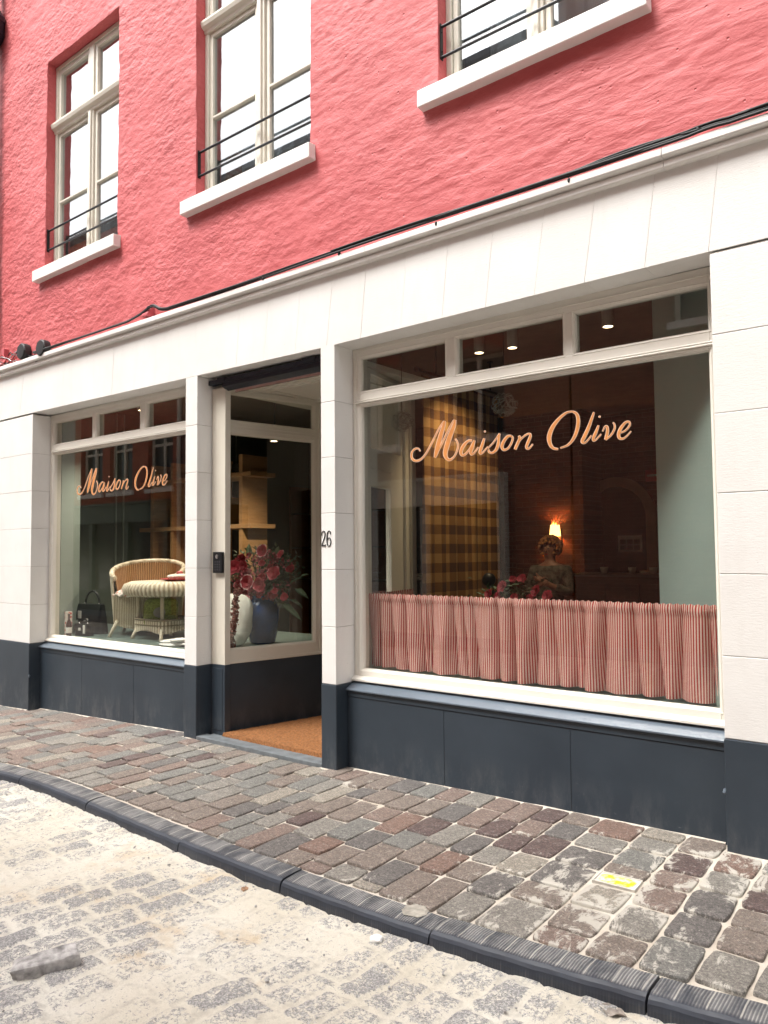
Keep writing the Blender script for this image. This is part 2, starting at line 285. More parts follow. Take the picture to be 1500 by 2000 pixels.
# ------------------------------------------------------------------ mesh helpers
class MB:
    def __init__(s): s.v = []; s.f = []; s.m = []; s.tone = []; s.cur = 0.0
    def add(s, vs, fs, mi=0):
        o = len(s.v); s.v += [tuple(p) for p in vs]; s.f += [tuple(i+o for i in f) for f in fs]; s.m += [mi]*len(fs); s.tone += [s.cur]*len(vs)
    def box(s, x0, x1, y0, y1, z0, z1, mi=0):
        s.add([(x0,y0,z0),(x1,y0,z0),(x1,y1,z0),(x0,y1,z0),(x0,y0,z1),(x1,y0,z1),(x1,y1,z1),(x0,y1,z1)], [(0,3,2,1),(4,5,6,7),(0,1,5,4),(1,2,6,5),(2,3,7,6),(3,0,4,7)], mi)
    def prism(s, poly, y0, y1, mi=0):          # poly in (x, z), counter-clockwise seen from -y
        n = len(poly); s.add([(x, y0, z) for x, z in poly]+[(x, y1, z) for x, z in poly], [tuple(range(n)), tuple(range(2*n-1, n-1, -1))]+[(i, n+i, n+(i+1) % n, (i+1) % n) for i in range(n)], mi)
    def extrude_x(s, prof, x0, x1, mi=0):      # prof in (y, z)
        n = len(prof); s.add([(x0, y, z) for y, z in prof]+[(x1, y, z) for y, z in prof], [tuple(range(n)), tuple(range(2*n-1, n-1, -1))]+[(i, n+i, n+(i+1) % n, (i+1) % n) for i in range(n)], mi)
    def tube(s, pts, r, n=8, mi=0, cap=True):
        P = [Vector(p) for p in pts]; rr = r if isinstance(r, (list, tuple)) else [r]*len(P); vs = []; a = None
        for i, p in enumerate(P):
            d = (P[min(i+1, len(P)-1)]-P[max(i-1, 0)]); d = d.normalized() if d.length > 1e-9 else Vector((0, 0, 1))
            if a is None: a = d.orthogonal().normalized()
            a = (a-d*a.dot(d)); a = a.normalized() if a.length > 1e-6 else d.orthogonal().normalized(); b = d.cross(a)
            vs += [tuple(p+(a*math.cos(2*math.pi*k/n)+b*math.sin(2*math.pi*k/n))*rr[i]) for k in range(n)]
        fs = [(i*n+k, i*n+(k+1) % n, (i+1)*n+(k+1) % n, (i+1)*n+k) for i in range(len(P)-1) for k in range(n)]
        if cap: fs += [tuple(range(n-1, -1, -1)), tuple((len(P)-1)*n+k for k in range(n))]
        s.add(vs, fs, mi)
    def lathe(s, prof, c, n=24, mi=0, fn=None):  # prof (r, z)
        vs = []
        for r, z in prof:
            for k in range(n):
                a = 2*math.pi*k/n; q = r*(fn(a, z) if fn else 1); vs.append((c[0]+q*math.cos(a), c[1]+q*math.sin(a), c[2]+z))
        m = len(prof); s.add(vs, [(i*n+k, i*n+(k+1) % n, (i+1)*n+(k+1) % n, (i+1)*n+k) for i in range(m-1) for k in range(n)]+[tuple(range(n-1, -1, -1)), tuple((m-1)*n+k for k in range(n))], mi)
    def ball(s, c, r, nu=10, nv=7, mi=0, R=None, jit=0):
        rx, ry, rz = r if isinstance(r, (tuple, list)) else (r, r, r); vs = []
        for i in range(nv+1):
            ph = math.pi*i/nv
            for k in range(nu):
                a = 2*math.pi*k/nu; j = 1+random.uniform(-jit, jit); p = Vector((rx*j*math.sin(ph)*math.cos(a), ry*j*math.sin(ph)*math.sin(a), rz*j*math.cos(ph)))
                if R: p = R @ p
                vs.append((c[0]+p.x, c[1]+p.y, c[2]+p.z))
        s.add(vs, [(i*nu+k, (i+1)*nu+k, (i+1)*nu+(k+1) % nu, i*nu+(k+1) % nu) for i in range(nv) for k in range(nu)], mi)
    def grid(s, fn, nu, nv, mi=0):
        vs = [fn(i/nu, j/nv) for j in range(nv+1) for i in range(nu+1)]; w = nu+1
        s.add(vs, [(j*w+i, j*w+i+1, (j+1)*w+i+1, (j+1)*w+i) for j in range(nv) for i in range(nu)], mi)
    def ring(s, x0, x1, z0, z1, prof, mi=0, T=None):   # mitred frame, prof = (inset, depth)
        vs = []
        for o, d in prof:
            for x, z in ((x0+o, z0+o), (x1-o, z0+o), (x1-o, z1-o), (x0+o, z1-o)): vs.append((x, d, z))
        m = len(prof); fs = [(i*4+k, i*4+(k+1) % 4, (i+1)*4+(k+1) % 4, (i+1)*4+k) for i in range(m-1) for k in range(4)]
        s.add(vs, fs, mi)
    def xf(s, fn): s.v = [tuple(fn(*p)) for p in s.v]; return s
    def build(s, name, mats, parent=None, smooth=False, bevel=0, attrs=None, seg=2):
        me = bpy.data.meshes.new(name); me.from_pydata(s.v, [], s.f)
        if not isinstance(mats, (list, tuple)): mats = [mats]
        for m in mats: me.materials.append(m)
        if len(mats) > 1: me.polygons.foreach_set('material_index', s.m)
        a = me.attributes.new('tone', 'FLOAT', 'POINT'); a.data.foreach_set('value', np.array(s.tone, dtype=np.float32))
        for k, vals in (attrs or {}).items():
            a = me.attributes.new(k, 'FLOAT', 'POINT'); a.data.foreach_set('value', np.array(vals, dtype=np.float32))
        if smooth: me.polygons.foreach_set('use_smooth', [True]*len(me.polygons))
        bm = bmesh.new(); bm.from_mesh(me); bmesh.ops.recalc_face_normals(bm, faces=bm.faces) if not getattr(s, 'keep', False) else None; bm.to_mesh(me); bm.free()
        me.update()
        o = bpy.data.objects.new(name, me); S.collection.objects.link(o)
        if parent: o.parent = parent; 
        if bevel:
            b = o.modifiers.new('bevel', 'BEVEL'); b.width = bevel; b.segments = seg; b.limit_method = 'ANGLE'; b.angle_limit = math.radians(40)
            b.harden_normals = False
        return o
def thing(name, label, cat, loc=(0, 0, 0), group=None):
    o = bpy.data.objects.new(name, None); S.collection.objects.link(o); o.location = loc; o.empty_display_size = .1
    o['label'] = label; o['category'] = cat
    if group: o['group'] = group
    return o
def tag(o, label=None, cat=None, group=None, kind=None):
    if label: o['label'] = label
    if cat: o['category'] = cat
    if group: o['group'] = group
    if kind: o['kind'] = kind
    return o
def copy_tree(src, loc, label):
    r = src.copy(); S.collection.objects.link(r); r.location = loc; r['label'] = label
    for ch in src.children:
        if ch.type != 'MESH': continue
        c = ch.copy(); S.collection.objects.link(c); c.parent = r
    return r
def vn(x, y, seed=0):
    xi = np.floor(x).astype(np.int64); yi = np.floor(y).astype(np.int64); fx = x-xi; f_y = y-yi
    fx = fx*fx*(3-2*fx); f_y = f_y*f_y*(3-2*f_y)
    def h(a, b):
        n = (a*374761393+b*668265263+seed*974634777) & 0xffffffff; n = ((n ^ (n >> 13))*1274126177) & 0xffffffff; return ((n ^ (n >> 16)) & 0xffff)/65535.
    return (h(xi, yi)*(1-fx)+h(xi+1, yi)*fx)*(1-f_y)+(h(xi, yi+1)*(1-fx)+h(xi+1, yi+1)*fx)*f_y
def fbm(x, y, o=4, seed=0):
    r = 0; a = .5
    for i in range(o): r = r+a*vn(x*2**i, y*2**i, seed+i); a *= .5
    return r
def np_mesh(name, V, Fq, mats, attrs=None, smooth=True, parent=None):
    me = bpy.data.meshes.new(name); me.vertices.add(len(V)); me.vertices.foreach_set('co', V.astype(np.float32).ravel())
    me.loops.add(Fq.size); me.loops.foreach_set('vertex_index', Fq.astype(np.int32).ravel()); me.polygons.add(len(Fq))
    me.polygons.foreach_set('loop_start', np.arange(0, Fq.size, 4, dtype=np.int32)); me.polygons.foreach_set('loop_total', np.full(len(Fq), 4, dtype=np.int32))
    me.materials.append(mats); me.update(calc_edges=True)
    if smooth: me.polygons.foreach_set('use_smooth', [True]*len(me.polygons))
    for k, vals in (attrs or {}).items():
        a = me.attributes.new(k, 'FLOAT', 'POINT'); a.data.foreach_set('value', np.asarray(vals, dtype=np.float32))
    me.validate()
    o = bpy.data.objects.new(name, me); S.collection.objects.link(o)
    if parent: o.parent = parent
    return o
def lines(a, b, step, must=()):
    base = list(np.arange(a, b+1e-6, step)); pts = sorted(set([round(p, 5) for p in base]+[a, b]+list(must))); out = [pts[0]]
    for p in pts[1:]:
        if p-out[-1] < step*.35:
            if p in must: out[-1] = p
            continue
        out.append(p)
    return np.array(out)

XL, XR = -9.12, 2.2              # ends of the shop building
ZG = ([-30, -9, -8.2, -5.4, -3.8, -1.1, 2, 12], [-.2, -.145, -.115, -.015, -.01, .035, .035, .035])
def zg(x): return float(np.interp(x, *ZG))
# ------------------------------------------------------------------ ground, street, pavement, kerb
kb_px = [(0, 1488), (220, 1560), (400, 1625), (640, 1712), (860, 1790), (1100, 1860), (1300, 1905), (1500, 1960)]
kb = []
for u, v in kb_px:
    z = -.05
    for _ in range(12): p = fz(u, v, z); z = zg(p.x)-.045
    kb.append((p.x, p.y))
KX = [-30]+[p[0] for p in kb]+[.6, 12]; KY = [kb[0][1]-.1]+[p[1] for p in kb]+[kb[-1][1]+.10, kb[-1][1]+.3]
KX = np.array(KX); KY = np.array(KY); KY = KY*1.0
KP = np.polyfit(KX[1:-2], KY[1:-2], 3)
def ky(x):                        # back edge of the kerb
    xx = np.clip(x, -6.5, -.4); return np.polyval(KP, xx)
def kz(x): return np.interp(x, *ZG)-.045
KW, KH = .156, .105
xs = lines(-30, 12, 2.0); xs = np.unique(np.concatenate([lines(-30, -9.4, .6), lines(-9.4, 1.2, .018), lines(1.2, 12, .6)]))
ys = np.unique(np.concatenate([lines(-8.6, -5.3, .3), lines(-5.3, -1.2, .018)]))
X, Y = np.meshgrid(xs, ys); kyv = ky(X); kerb_front = kyv-KW
# setts: courses running across the street
wx = X+.12*(fbm(X*1.7, Y*1.7, 3, 5)-.5)+.03*(fbm(X*9, Y*9, 2, 41)-.5); wy = Y+.16*(fbm(X*1.5, Y*1.5, 3, 9)-.5)+.03*(fbm(X*8, Y*8, 2, 43)-.5)
ca = math.cos(math.radians(7)); sa = math.sin(math.radians(7)); ru = wx*ca-wy*sa; rv = wx*sa+wy*ca
cw = .150; col = np.floor(ru/cw); cu = (ru/cw-col)
ln = .25; off = vn(col*1.0, col*0+.5, 33)*ln*1.0; row = np.floor((rv+off)/ln); cv = ((rv+off)/ln-row)
jj = .10+.05*vn(col+.5, row+.5, 77)
dx = np.minimum(cu, 1-cu)*cw; dy = np.minimum(cv, 1-cv)*ln; e = 1/(1/np.maximum(dx, 1e-4)**2+1/np.maximum(dy, 1e-4)**2)**.5
st = np.clip((e-.005)/.012, 0, 1); st = st*st*(3-2*st)
per = 2.3*(vn(col+.5, row+.5, 12)-.5)
cover = fbm(X*.55+3, Y*.55, 3, 21)*.95+.10*(X+4.2)/4+.14*np.clip((Y+2.7)/1.2, -1, 1)   # where the sand lies thick
cover = cover-.10*np.clip((-4.0-X)/2.5, 0, 1)
cover = np.where(X < -9.4, .5, cover)
rise = st*(.45+.5*per+1.0-cover*1.28)-.06
h = -.128+.012*(fbm(X*2, Y*2, 4, 3)-.5)+.013*np.clip(rise, 0, 1)+.004*(fbm(X*14, Y*14, 3, 8)-.5)
dk = np.clip((kerb_front-Y)/.25, 0, 1); h = h+.030*(1-dk)*fbm(X*5, Y*5, 4, 31)
Z = np.interp(X, *ZG)*.9+h
Z = np.where(Y > kerb_front+.05, Z-.12, Z)
nx, ny = len(xs), len(ys); I = np.arange(nx*ny).reshape(ny, nx)
Q = np.stack([I[:-1, :-1], I[:-1, 1:], I[1:, 1:], I[1:, :-1]], -1).reshape(-1, 4)
street = np_mesh('street', np.stack([X, Y, Z], -1).reshape(-1, 3), Q, M['street'], {'stone': np.clip(rise, -.3, 1.2).ravel(), 'edge': (np.exp(-((e-.012)/.007)**2)*np.clip(rise*0+.9-cover*.9, 0, 1)).ravel()})
tag(street, kind='structure')
g = MB(); g.box(-120, 120, -120, 120, -1.4, -.55); tag(g.build('ground', M['cementy']), kind='structure')
# kerb
kbm = MB(); along = []; topm = []
prof = [(0, -.25, 0), (0, -.004, 1), (-.004, 0, 1), (-.06, .001, 1), (-KW+.042, -.003, 1), (-KW+.026, -.006, 0), (-KW+.012, -.014, 0), (-KW+.004, -.026, 0), (-KW, -.046, .08), (-KW-.004, -.25, .3)]
edges = [-9.6, -8.6, -7.55, -6.6, -5.62, -4.68, -3.62, -2.76, -1.88, -1.0, -.08, .9, 1.9, 2.9]
for a, b_ in zip(edges[:-1], edges[1:]):
    a2, b2 = a+.004, b_-.004; n = max(2, int((b2-a2)/.05)); tw = random.uniform(-.006, .006); dz = random.uniform(-.004, .004)
    xx = np.linspace(a2, b2, n+1); vs = []
    for x in xx:
        kyx = float(ky(x)); kzx = float(kz(x))+dz
        for (py, pz, tp) in prof:
            vs.append((x+tw*py, kyx+py+tw*.3, kzx+pz+.0015*math.sin(x*31+py*50))); along.append(x); topm.append(tp)
    m_ = len(prof); kbm.add(vs, [(i*m_+k, i*m_+k+1, (i+1)*m_+k+1, (i+1)*m_+k) for i in range(n) for k in range(m_-1)]+[tuple(range(m_)), tuple(n*m_+k for k in range(m_-1, -1, -1))])
ko = kbm.build('kerb', M['kerb'], attrs={'along': along, 'top': topm}, smooth=False); tag(ko, kind='structure')
kf = MB()
for a, b_ in ((-30, -9.61), (2.92, 12)):
    for i in range(20):
        x0 = a+(b_-a)*i/20; x1 = a+(b_-a)*(i+1)/20; kf.box(x0, x1-.01, float(ky(x0))-KW, float(ky(x0)), kz(x0)-.2, kz(x0))
kf.build('kerb_continuation', M['kerb'], ko)
# pavement bed
bx = lines(-30, 12, .25); by = np.linspace(0, 1, 9); V = []
for j in by:
    for x in bx:
        yk = float(ky(x))+.002; y = yk+(.30-yk)*j; V.append((x, y, zg(x)-.045*(min(0, y)/-1.27)-.0105+.004*(math.sin(x*9+y*7))*.5))
V = np.array(V); I = np.arange(len(V)).reshape(9, len(bx)); Q = np.stack([I[:-1, :-1], I[:-1, 1:], I[1:, 1:], I[1:, :-1]], -1).reshape(-1, 4)
bed = np_mesh('pavement', V, Q, M['sand'], {'tone': np.zeros(len(V))}); tag(bed, kind='structure')
def foot(x): return .12 if (-8.15 < x < -5.47 or -3.71 < x < -1.09) else 0.0
pv = MB(); sandv = []
x = -13.0; ci = 0
def sandy(x, y):
    s = -.02
    s += .16*math.exp(-((x+1.45)/.55)**2-((y+.80)/.45)**2)+.12*math.exp(-((x+3.35)/.3)**2-((y+.12)/.2)**2)+.10*math.exp(-((x+1.0)/.6)**2-((y+.1)/.3)**2)
    s += .05*math.exp(-((x+4.9)/.7)**2-((y+.1)/.3)**2) + (.05 if y < -1.18 else 0)+.03*max(0, (x+3)/2)
    return s
while x < 3.0:
    big = 1 if x > -3.2 else .92; w = random.uniform(.150, .190)*big
    if -1.7 < x < 0: w = random.uniform(.18, .215)
    if x < -1.526 and x+w+.13 > -1.525: w = (-1.525-x) if -1.525-x < .27 else (-1.525-x)/2
    if abs(x+1.525) < 1e-6: w = .22
    plate_col = abs(x+1.525) < 1e-6
    gj = .0058 if x > -3.9 else .0042
    if x > -2: gj = .0068
    y = foot(x+w/2)-.004+random.uniform(0, .08); y0k = float(ky(x+w/2))+.010
    first = True
    while y > y0k+.04:
        L = random.uniform(.19, .34) if x < -1.8 else random.uniform(.18, .28)
        yb = y-L
        if yb < y0k+.075: yb = y0k+random.uniform(0, .006)
        if plate_col and abs(y+.538) < 1e-4: yb = -.672
        elif plate_col and y > -.53 and yb < -.44: yb = -.538
        xa, xb, ya, yc = x+gj*1.15, x+w-gj*1.15, yb+gj*.8, min(y, foot(x+w/2))-gj*.8
        if yc-ya > .03 and not (plate_col and abs(yb+.672) < 1e-6):
            t_ = random.random(); ring0 = []; ph = random.uniform(0, 6); rr = min(xb-xa, yc-ya)*random.uniform(.08, .2)
            cxm, cym = (xa+xb)/2, (ya+yc)/2; ax, ay = (xb-xa)/2, (yc-ya)/2; sk = random.uniform(-.03, .03)
            cr = random.uniform(.003, .009) if x < -1.9 else random.uniform(.005, .017); jt = .0016 if x < -1.9 else .0028
            for sxx, syy in ((1, -1), (1, 1), (-1, 1), (-1, -1)):
                cj_ = random.uniform(0, .006)
                for q in (0, .5, 1):
                    aa = {(1, -1): -90, (1, 1): 0, (-1, 1): 90, (-1, -1): 180}[(sxx, syy)]+90*q; aa = math.radians(aa)
                    ring0.append((sxx*(ax-cr-cj_)+cr*math.cos(aa), syy*(ay-cr-cj_*.5)+cr*math.sin(aa)))
                nx_, ny_ = {(1, -1): (1, 0), (1, 1): (0, 1), (-1, 1): (-1, 0), (-1, -1): (0, -1)}[(sxx, syy)]
                for q in (-.5, 0, .5):
                    o_ = random.uniform(-jt, jt); tx_ = {(1, 0): (0, 1), (0, 1): (-1, 0), (-1, 0): (0, -1), (0, -1): (1, 0)}[(nx_, ny_)]
                    ring0.append((nx_*(ax+o_)+tx_[0]*ax*q, ny_*(ay+o_)+tx_[1]*ay*q))
            n = len(ring0)
            zt = zg(cxm)-.045*(min(0, cym)/-1.27)+random.uniform(-.0025, .0025); tx, ty = random.uniform(-.02, .02), random.uniform(-.02, .02)
            vs = []
            for sc, dz in ((1, -.03), (1, -.0055), (.982, -.0010), (.93, .0006), (.5, .0010)):
                for (a, b_) in ring0:
                    px_, py_ = a*sc, b_*sc; yy = cym+py_; zz = zt+dz+tx*px_+ty*py_+(.0018*math.sin(px_*60+ph)*math.cos(py_*50+ph) if sc < .95 else 0)
                    vs.append((cxm+px_+sk*py_, yy, zz)); sandv.append(sandy(cxm+px_, yy)+(.06 if sc > .9 else 0))
            pv.cur = t_
            pv.add(vs, [(i*n+k, i*n+(k+1) % n, (i+1)*n+(k+1) % n, (i+1)*n+k) for i in range(4) for k in range(n)]+[tuple(4*n+k for k in range(n))])
        y = yb
        if yb <= y0k+.02: break
    x += w
pvo = pv.build('paving_stones', M['paver'], bed, smooth=True, attrs={'sand': sandv})
# mortar fillet along the wall foot
fm = MB(); fx = lines(XL, XR, .04)
def foot(x): return .12 if (-8.15 < x < -5.47 or -3.71 < x < -1.09) else 0.0
vs = []
for x in fx:
    yb = foot(x); k = .008+.016*vn(np.array([x*7.0]), np.array([.5]), 4)[0]
    if -5.30 < x < -3.85: k = .001
    vs += [(x, yb+.01, zg(x)+.3*k), (x, yb-k, zg(x)-.002), (x, yb-k*2.2, zg(x)-.013)]
fm.add(vs, [(i*3+k, (i+1)*3+k, (i+1)*3+k+1, i*3+k+1) for i in range(len(fx)-1) for k in range(2) if abs(foot(fx[i])-foot(fx[i+1])) < .01])
fm.build('mortar_fillet', M['sand'], bed)

# ------------------------------------------------------------------ the shop building
B = thing('shop_building', 'pink rendered building with white stone shopfront and dark blue plinth', 'building', (0, 0, 0))
OPEN = [(-7.945, -6.55), (-5.34, -3.945), (-2.765, -1.40)]; OZ0, OZ1 = 4.62, 6.975
wxs = lines(XL, XR, .02, [a for o in OPEN for a in o]); wzs = lines(3.69, 9.4, .02, [OZ0, OZ1])
X, Z = np.meshgrid(wxs, wzs); f = np.clip((X+6.5)/4.5, 0, 1)
d = .016*(fbm(X*1.3, Z*1.6, 3, 2)-.5)+(1-f)*.017*(fbm((X*.8+Z*.5)*5, (Z-X*.25)*11, 4, 7)-.5)+f*.017*(fbm((X+Z*.15)*2.4, (Z-X*.12)*10, 4, 17)-.5)
d += .007*(fbm(X*16, Z*20, 3, 27)-.5)
# coursing of the brick felt through the render, soft
d += .0016*np.clip(np.sin(Z*2*math.pi/.072+2*fbm(X*2, Z*2, 2, 5)), -1, .4)*vn(X*1.2, Z*1.2, 61)
Yw = -d; I = np.arange(X.size).reshape(X.shape); Q = []
keep = np.ones((len(wzs)-1, len(wxs)-1), bool); cxm = (wxs[:-1]+wxs[1:])/2; czm = (wzs[:-1]+wzs[1:])/2
for a, b_ in OPEN: keep &= ~((czm[:, None] > OZ0) & (czm[:, None] < OZ1) & (cxm[None, :] > a) & (cxm[None, :] < b_))
Q = np.stack([I[:-1, :-1], I[:-1, 1:], I[1:, 1:], I[1:, :-1]], -1)[keep]
V = np.stack([X, Yw, Z], -1).reshape(-1, 3); extra = []; eq = []; base = len(V)
for a, b_ in OPEN:
    ia, ib = int(np.argmin(abs(wxs-a))), int(np.argmin(abs(wxs-b_))); j0, j1 = int(np.argmin(abs(wzs-OZ0))), int(np.argmin(abs(wzs-OZ1)))
    for seq in ([I[j, ia] for j in range(j0, j1+1)], [I[j1, i] for i in range(ia, ib+1)], [I[j, ib] for j in range(j1, j0-1, -1)]):
        st0 = base+len(extra); n = len(seq)
        for q in seq: p = V[q]; extra.append((p[0], p[1], p[2]))
        for q in seq: p = V[q]; extra.append((p[0], .20, p[2]))
        for k in range(n-1): eq.append((st0+k, st0+k+1, st0+n+k+1, st0+n+k))
V = np.vstack([V, np.array(extra)]); Q = np.vstack([Q, np.array(eq)])
np_mesh('painted_wall', V, Q, M['pink'], parent=B)
# masonry mass behind (keeps light out): with the window holes
mb = MB(); xe = [XL]+[a for o in OPEN for a in o]+[XR]
for i in range(0, len(xe), 2): mb.box(xe[i]+(.0 if i == 0 else .002), xe[i+1]-.002, .03, .34, 3.5, 9.4)
for a, b_ in OPEN: mb.box(a, b_, .03, .34, 3.5, OZ0-.03); mb.box(a, b_, .03, .34, OZ1+.004, 9.4)
mb.build('masonry', M['plaster'], B)
rf = MB(); rf.extrude_x([(-.35, 9.38), (-.35, 9.5), (4.5, 12.2), (9.5, 9.5), (9.5, 9.38)], XL, XR); rf.build('roof', M['slate'], B)

# stone shopfront: blocks with open joints over a mortar core
PIERS = [(XL, -8.15, 'L'), (-5.462, -5.302, 'p1'), (-3.850, -3.712, 'p2'), (-1.080, XR, 'R')]
CZ = [.595, 1.008, 1.422, 1.835, 2.247, 2.658, 3.075]
g_ = .0020
for (a, b_, nm) in PIERS:
    core = MB(); core.box(a+.005, b_-.005, .004, .335, .55, 3.09); sb = MB()
    for k in range(6):
        if nm == 'R': seams = [a, a+.62+(k % 2)*.25, a+1.5+(k % 2)*.2, b_]
        else: seams = [a, b_]
        for s0, s1 in zip(seams[:-1], seams[1:]):
            sb.cur = random.random()
            sb.box(s0+(g_*.5 if s0 != a else 0), s1-(g_*.5 if s1 != b_ else 0), random.uniform(-.0008, .0008), .33, CZ[k]+g_/2, (CZ[k+1] if k < 5 else 3.085)-g_/2)
    po_ = sb.build('stone_pier', M['stone'], B, bevel=.0035); core.build('joint_mortar', M['mortar'], po_)
LB = [(XL, XL), (-8.45, -8.36), (-7.55, -7.50), (-6.62, -6.58), (-5.72, -5.68), (-4.80, -4.75), (-4.47, -4.40), (-4.12, -4.05), (-3.79, -3.72), (-3.46, -3.40), (-3.10, -3.04), (-2.76, -2.70), (-2.43, -2.36), (-2.09, -2.01), (-1.77, -1.69), (-1.42, -1.35), (-1.085, -1.02), (-.35, -.35), (.6, .6), (XR, XR)]
def lint(x): return float(np.interp(x, [XL, -8.15, -5.4, -3.85, -2, -1.08, XR], [3.105, 3.105, 3.085, 3.072, 3.09, 3.10, 3.10]))
core = MB(); core.box(XL, XR, .0022, .33, 3.11, 3.66); sb = MB()
for (b0, t0), (b1, t1) in zip(LB[:-1], LB[1:]):
    sb.cur = random.random(); q = .0006; yy = random.uniform(-.0006, .0006)
    mids = [x for x in (-8.15, -5.4, -3.85, -2.0) if b0+q < x < b1-q]
    poly = [(b0+q, lint(b0))]+[(x, lint(x)) for x in mids]+[(b1-q, lint(b1)), (t1-q, 3.605), (t0+q, 3.605)]
    sb.prism(poly, yy, .33)
po_ = sb.build('stone_lintel', M['stone'], B, bevel=.0014); core.build('joint_mortar', M['mortar'], po_)
cn = MB(); cprof = [(.02, 3.600), (-.034, 3.602), (-.040, 3.610), (-.040, 3.637), (-.026, 3.643), (-.026, 3.649), (-.064, 3.653), (-.070, 3.660), (-.070, 3.697), (-.062, 3.703), (.02, 3.716)]
cj = [XL, -8.2, -7.0, -5.83, -4.6, -3.36, -2.15, -1.29, -.2, 1.0, XR]
for a, b_ in zip(cj[:-1], cj[1:]): cn.extrude_x([(y, z+random.uniform(-.0007, .0007)) for y, z in cprof], a+.0012, b_-.0012)
cn.build('cornice', M['sill'], B, bevel=.002)
# blue plinth
for (a, b_, nm) in PIERS:
    pb = MB(); pb.box(a-(.004 if nm != 'L' else 0), b_+(.004 if nm != 'R' else 0), -.005, .335, -.6, .5935); po = pb.build('plinth', M['blue'], B, bevel=.006)
    if nm in 'LR':
        ch = MB(); ch.ball((-8.143, .0, .245) if nm == 'L' else (-1.086, .002, .33), (.011, .012, .016), 7, 5, jit=.3); ch.build('paint_chip', M['sillb'], po)
for k, (a, b_) in enumerate(((-8.146, -5.466), (-3.708, -1.084))):
    pb = MB(); pb.box(a, b_, .12, .33, -.6, .548); po = pb.build('plinth_wall', M['blue'], B, bevel=.003)
    pn = MB(); pn.box(a+.006, b_-.006, .112, .121, .503, .545); pn.build('board', M['blue'], po, bevel=.0012)
    for q0, q1 in (((-8.14, -7.30), (-7.297, -6.39), (-6.387, -5.47)), ((-3.70, -2.865), (-2.862, -1.972), (-1.969, -1.09)))[k]:
        pn = MB(); pn.box(q0, q1, .1165, .121, -.35, .4985); pn.build('panel', M['blue'], po, bevel=.0012)
    ss = MB(); ss.extrude_x([(.098, .545), (.098, .556), (.205, .604), (.24, .604), (.24, .545)], a, b_); ss.build('plinth_sill', M['sillb'], B, bevel=.0025)

# ---- shop windows
BEAD = [(0, .000), (.006, -.004), (.010, .003), (.016, .003), (.018, .012), (.022, .012), (.024, .045)]
def framed(m, x0, x1, z0, z1, y, sc=1.0): m.ring(x0, x1, z0, z1, [(o*sc, y+d_*sc) for o, d_ in BEAD])
def shop_window(x0, x1, gx0, gx1, zbot, ztr0, ztr1, ztop, mull, label):
    y = .205; W = MB(); w = tuple()
    W.box(x0, gx0, y, .30, .604, 3.095); W.box(gx1, x1, y, .30, .604, 3.095)
    W.box(gx0, gx1, y, .30, ztop, 3.095); W.box(gx0, gx1, y, .30, ztr0, ztr1); W.box(gx0, gx1, y-.004, .30, .6045, zbot)
    W.extrude_x([(y-.040, .606), (y-.040, .622), (y-.012, .640), (y+.002, .640), (y+.002, .606)], x0, x1)
    W.box(gx0-.03, gx1+.03, y-.010, y+.001, ztr0+.028, ztr0+.036); W.box(gx0-.03, gx1+.03, y-.016, y+.001, ztr0+.012, ztr0+.022)
    W.box(gx0-.045, gx1+.045, y-.008, y+.001, ztop+.040, ztop+.050); W.box(gx0-.045, gx0-.035, y-.008, y+.001, zbot-.03, ztop+.040); W.box(gx1+.035, gx1+.045, y-.008, y+.001, zbot-.03, ztop+.040)
    for a, b_ in mull: W.box(a, b_, y, .30, ztr1, ztop)
    xs_ = [gx0]+[q for ab in mull for q in ab]+[gx1]
    fo = W.build('shop_window', M['trim'], B, bevel=.003); fo['label'] = label
    bd = MB(); framed(bd, gx0-.012, gx1+.012, zbot-.012, ztr0+.012, y)
    for i in range(0, len(xs_), 2): framed(bd, xs_[i]-.010, xs_[i+1]+.010, ztr1-.010, ztop+.010, y, .85)
    bo = bd.build('bead', M['trim'], fo)
    for (a, b_, c, d_) in [(gx0, gx1, zbot, ztr0)]+[(xs_[i], xs_[i+1], ztr1, ztop) for i in range(0, len(xs_), 2)]:
        p = MB(); p.box(a, b_, .246, .252, c, d_); p.build('pane', M['glo'], fo)
    return fo
wl = shop_window(-8.149, -5.463, -8.085, -5.53, .662, 2.665, 2.762, 3.018, [(-7.30, -7.232), (-6.45, -6.36)], 'left shop window with three small lights over one large pane')
wr = shop_window(-3.711, -1.081, -3.648, -1.145, .682, 2.645, 2.742, 3.005, [(-2.872, -2.79), (-2.000, -1.937)], 'wide right shop window behind a red striped curtain')

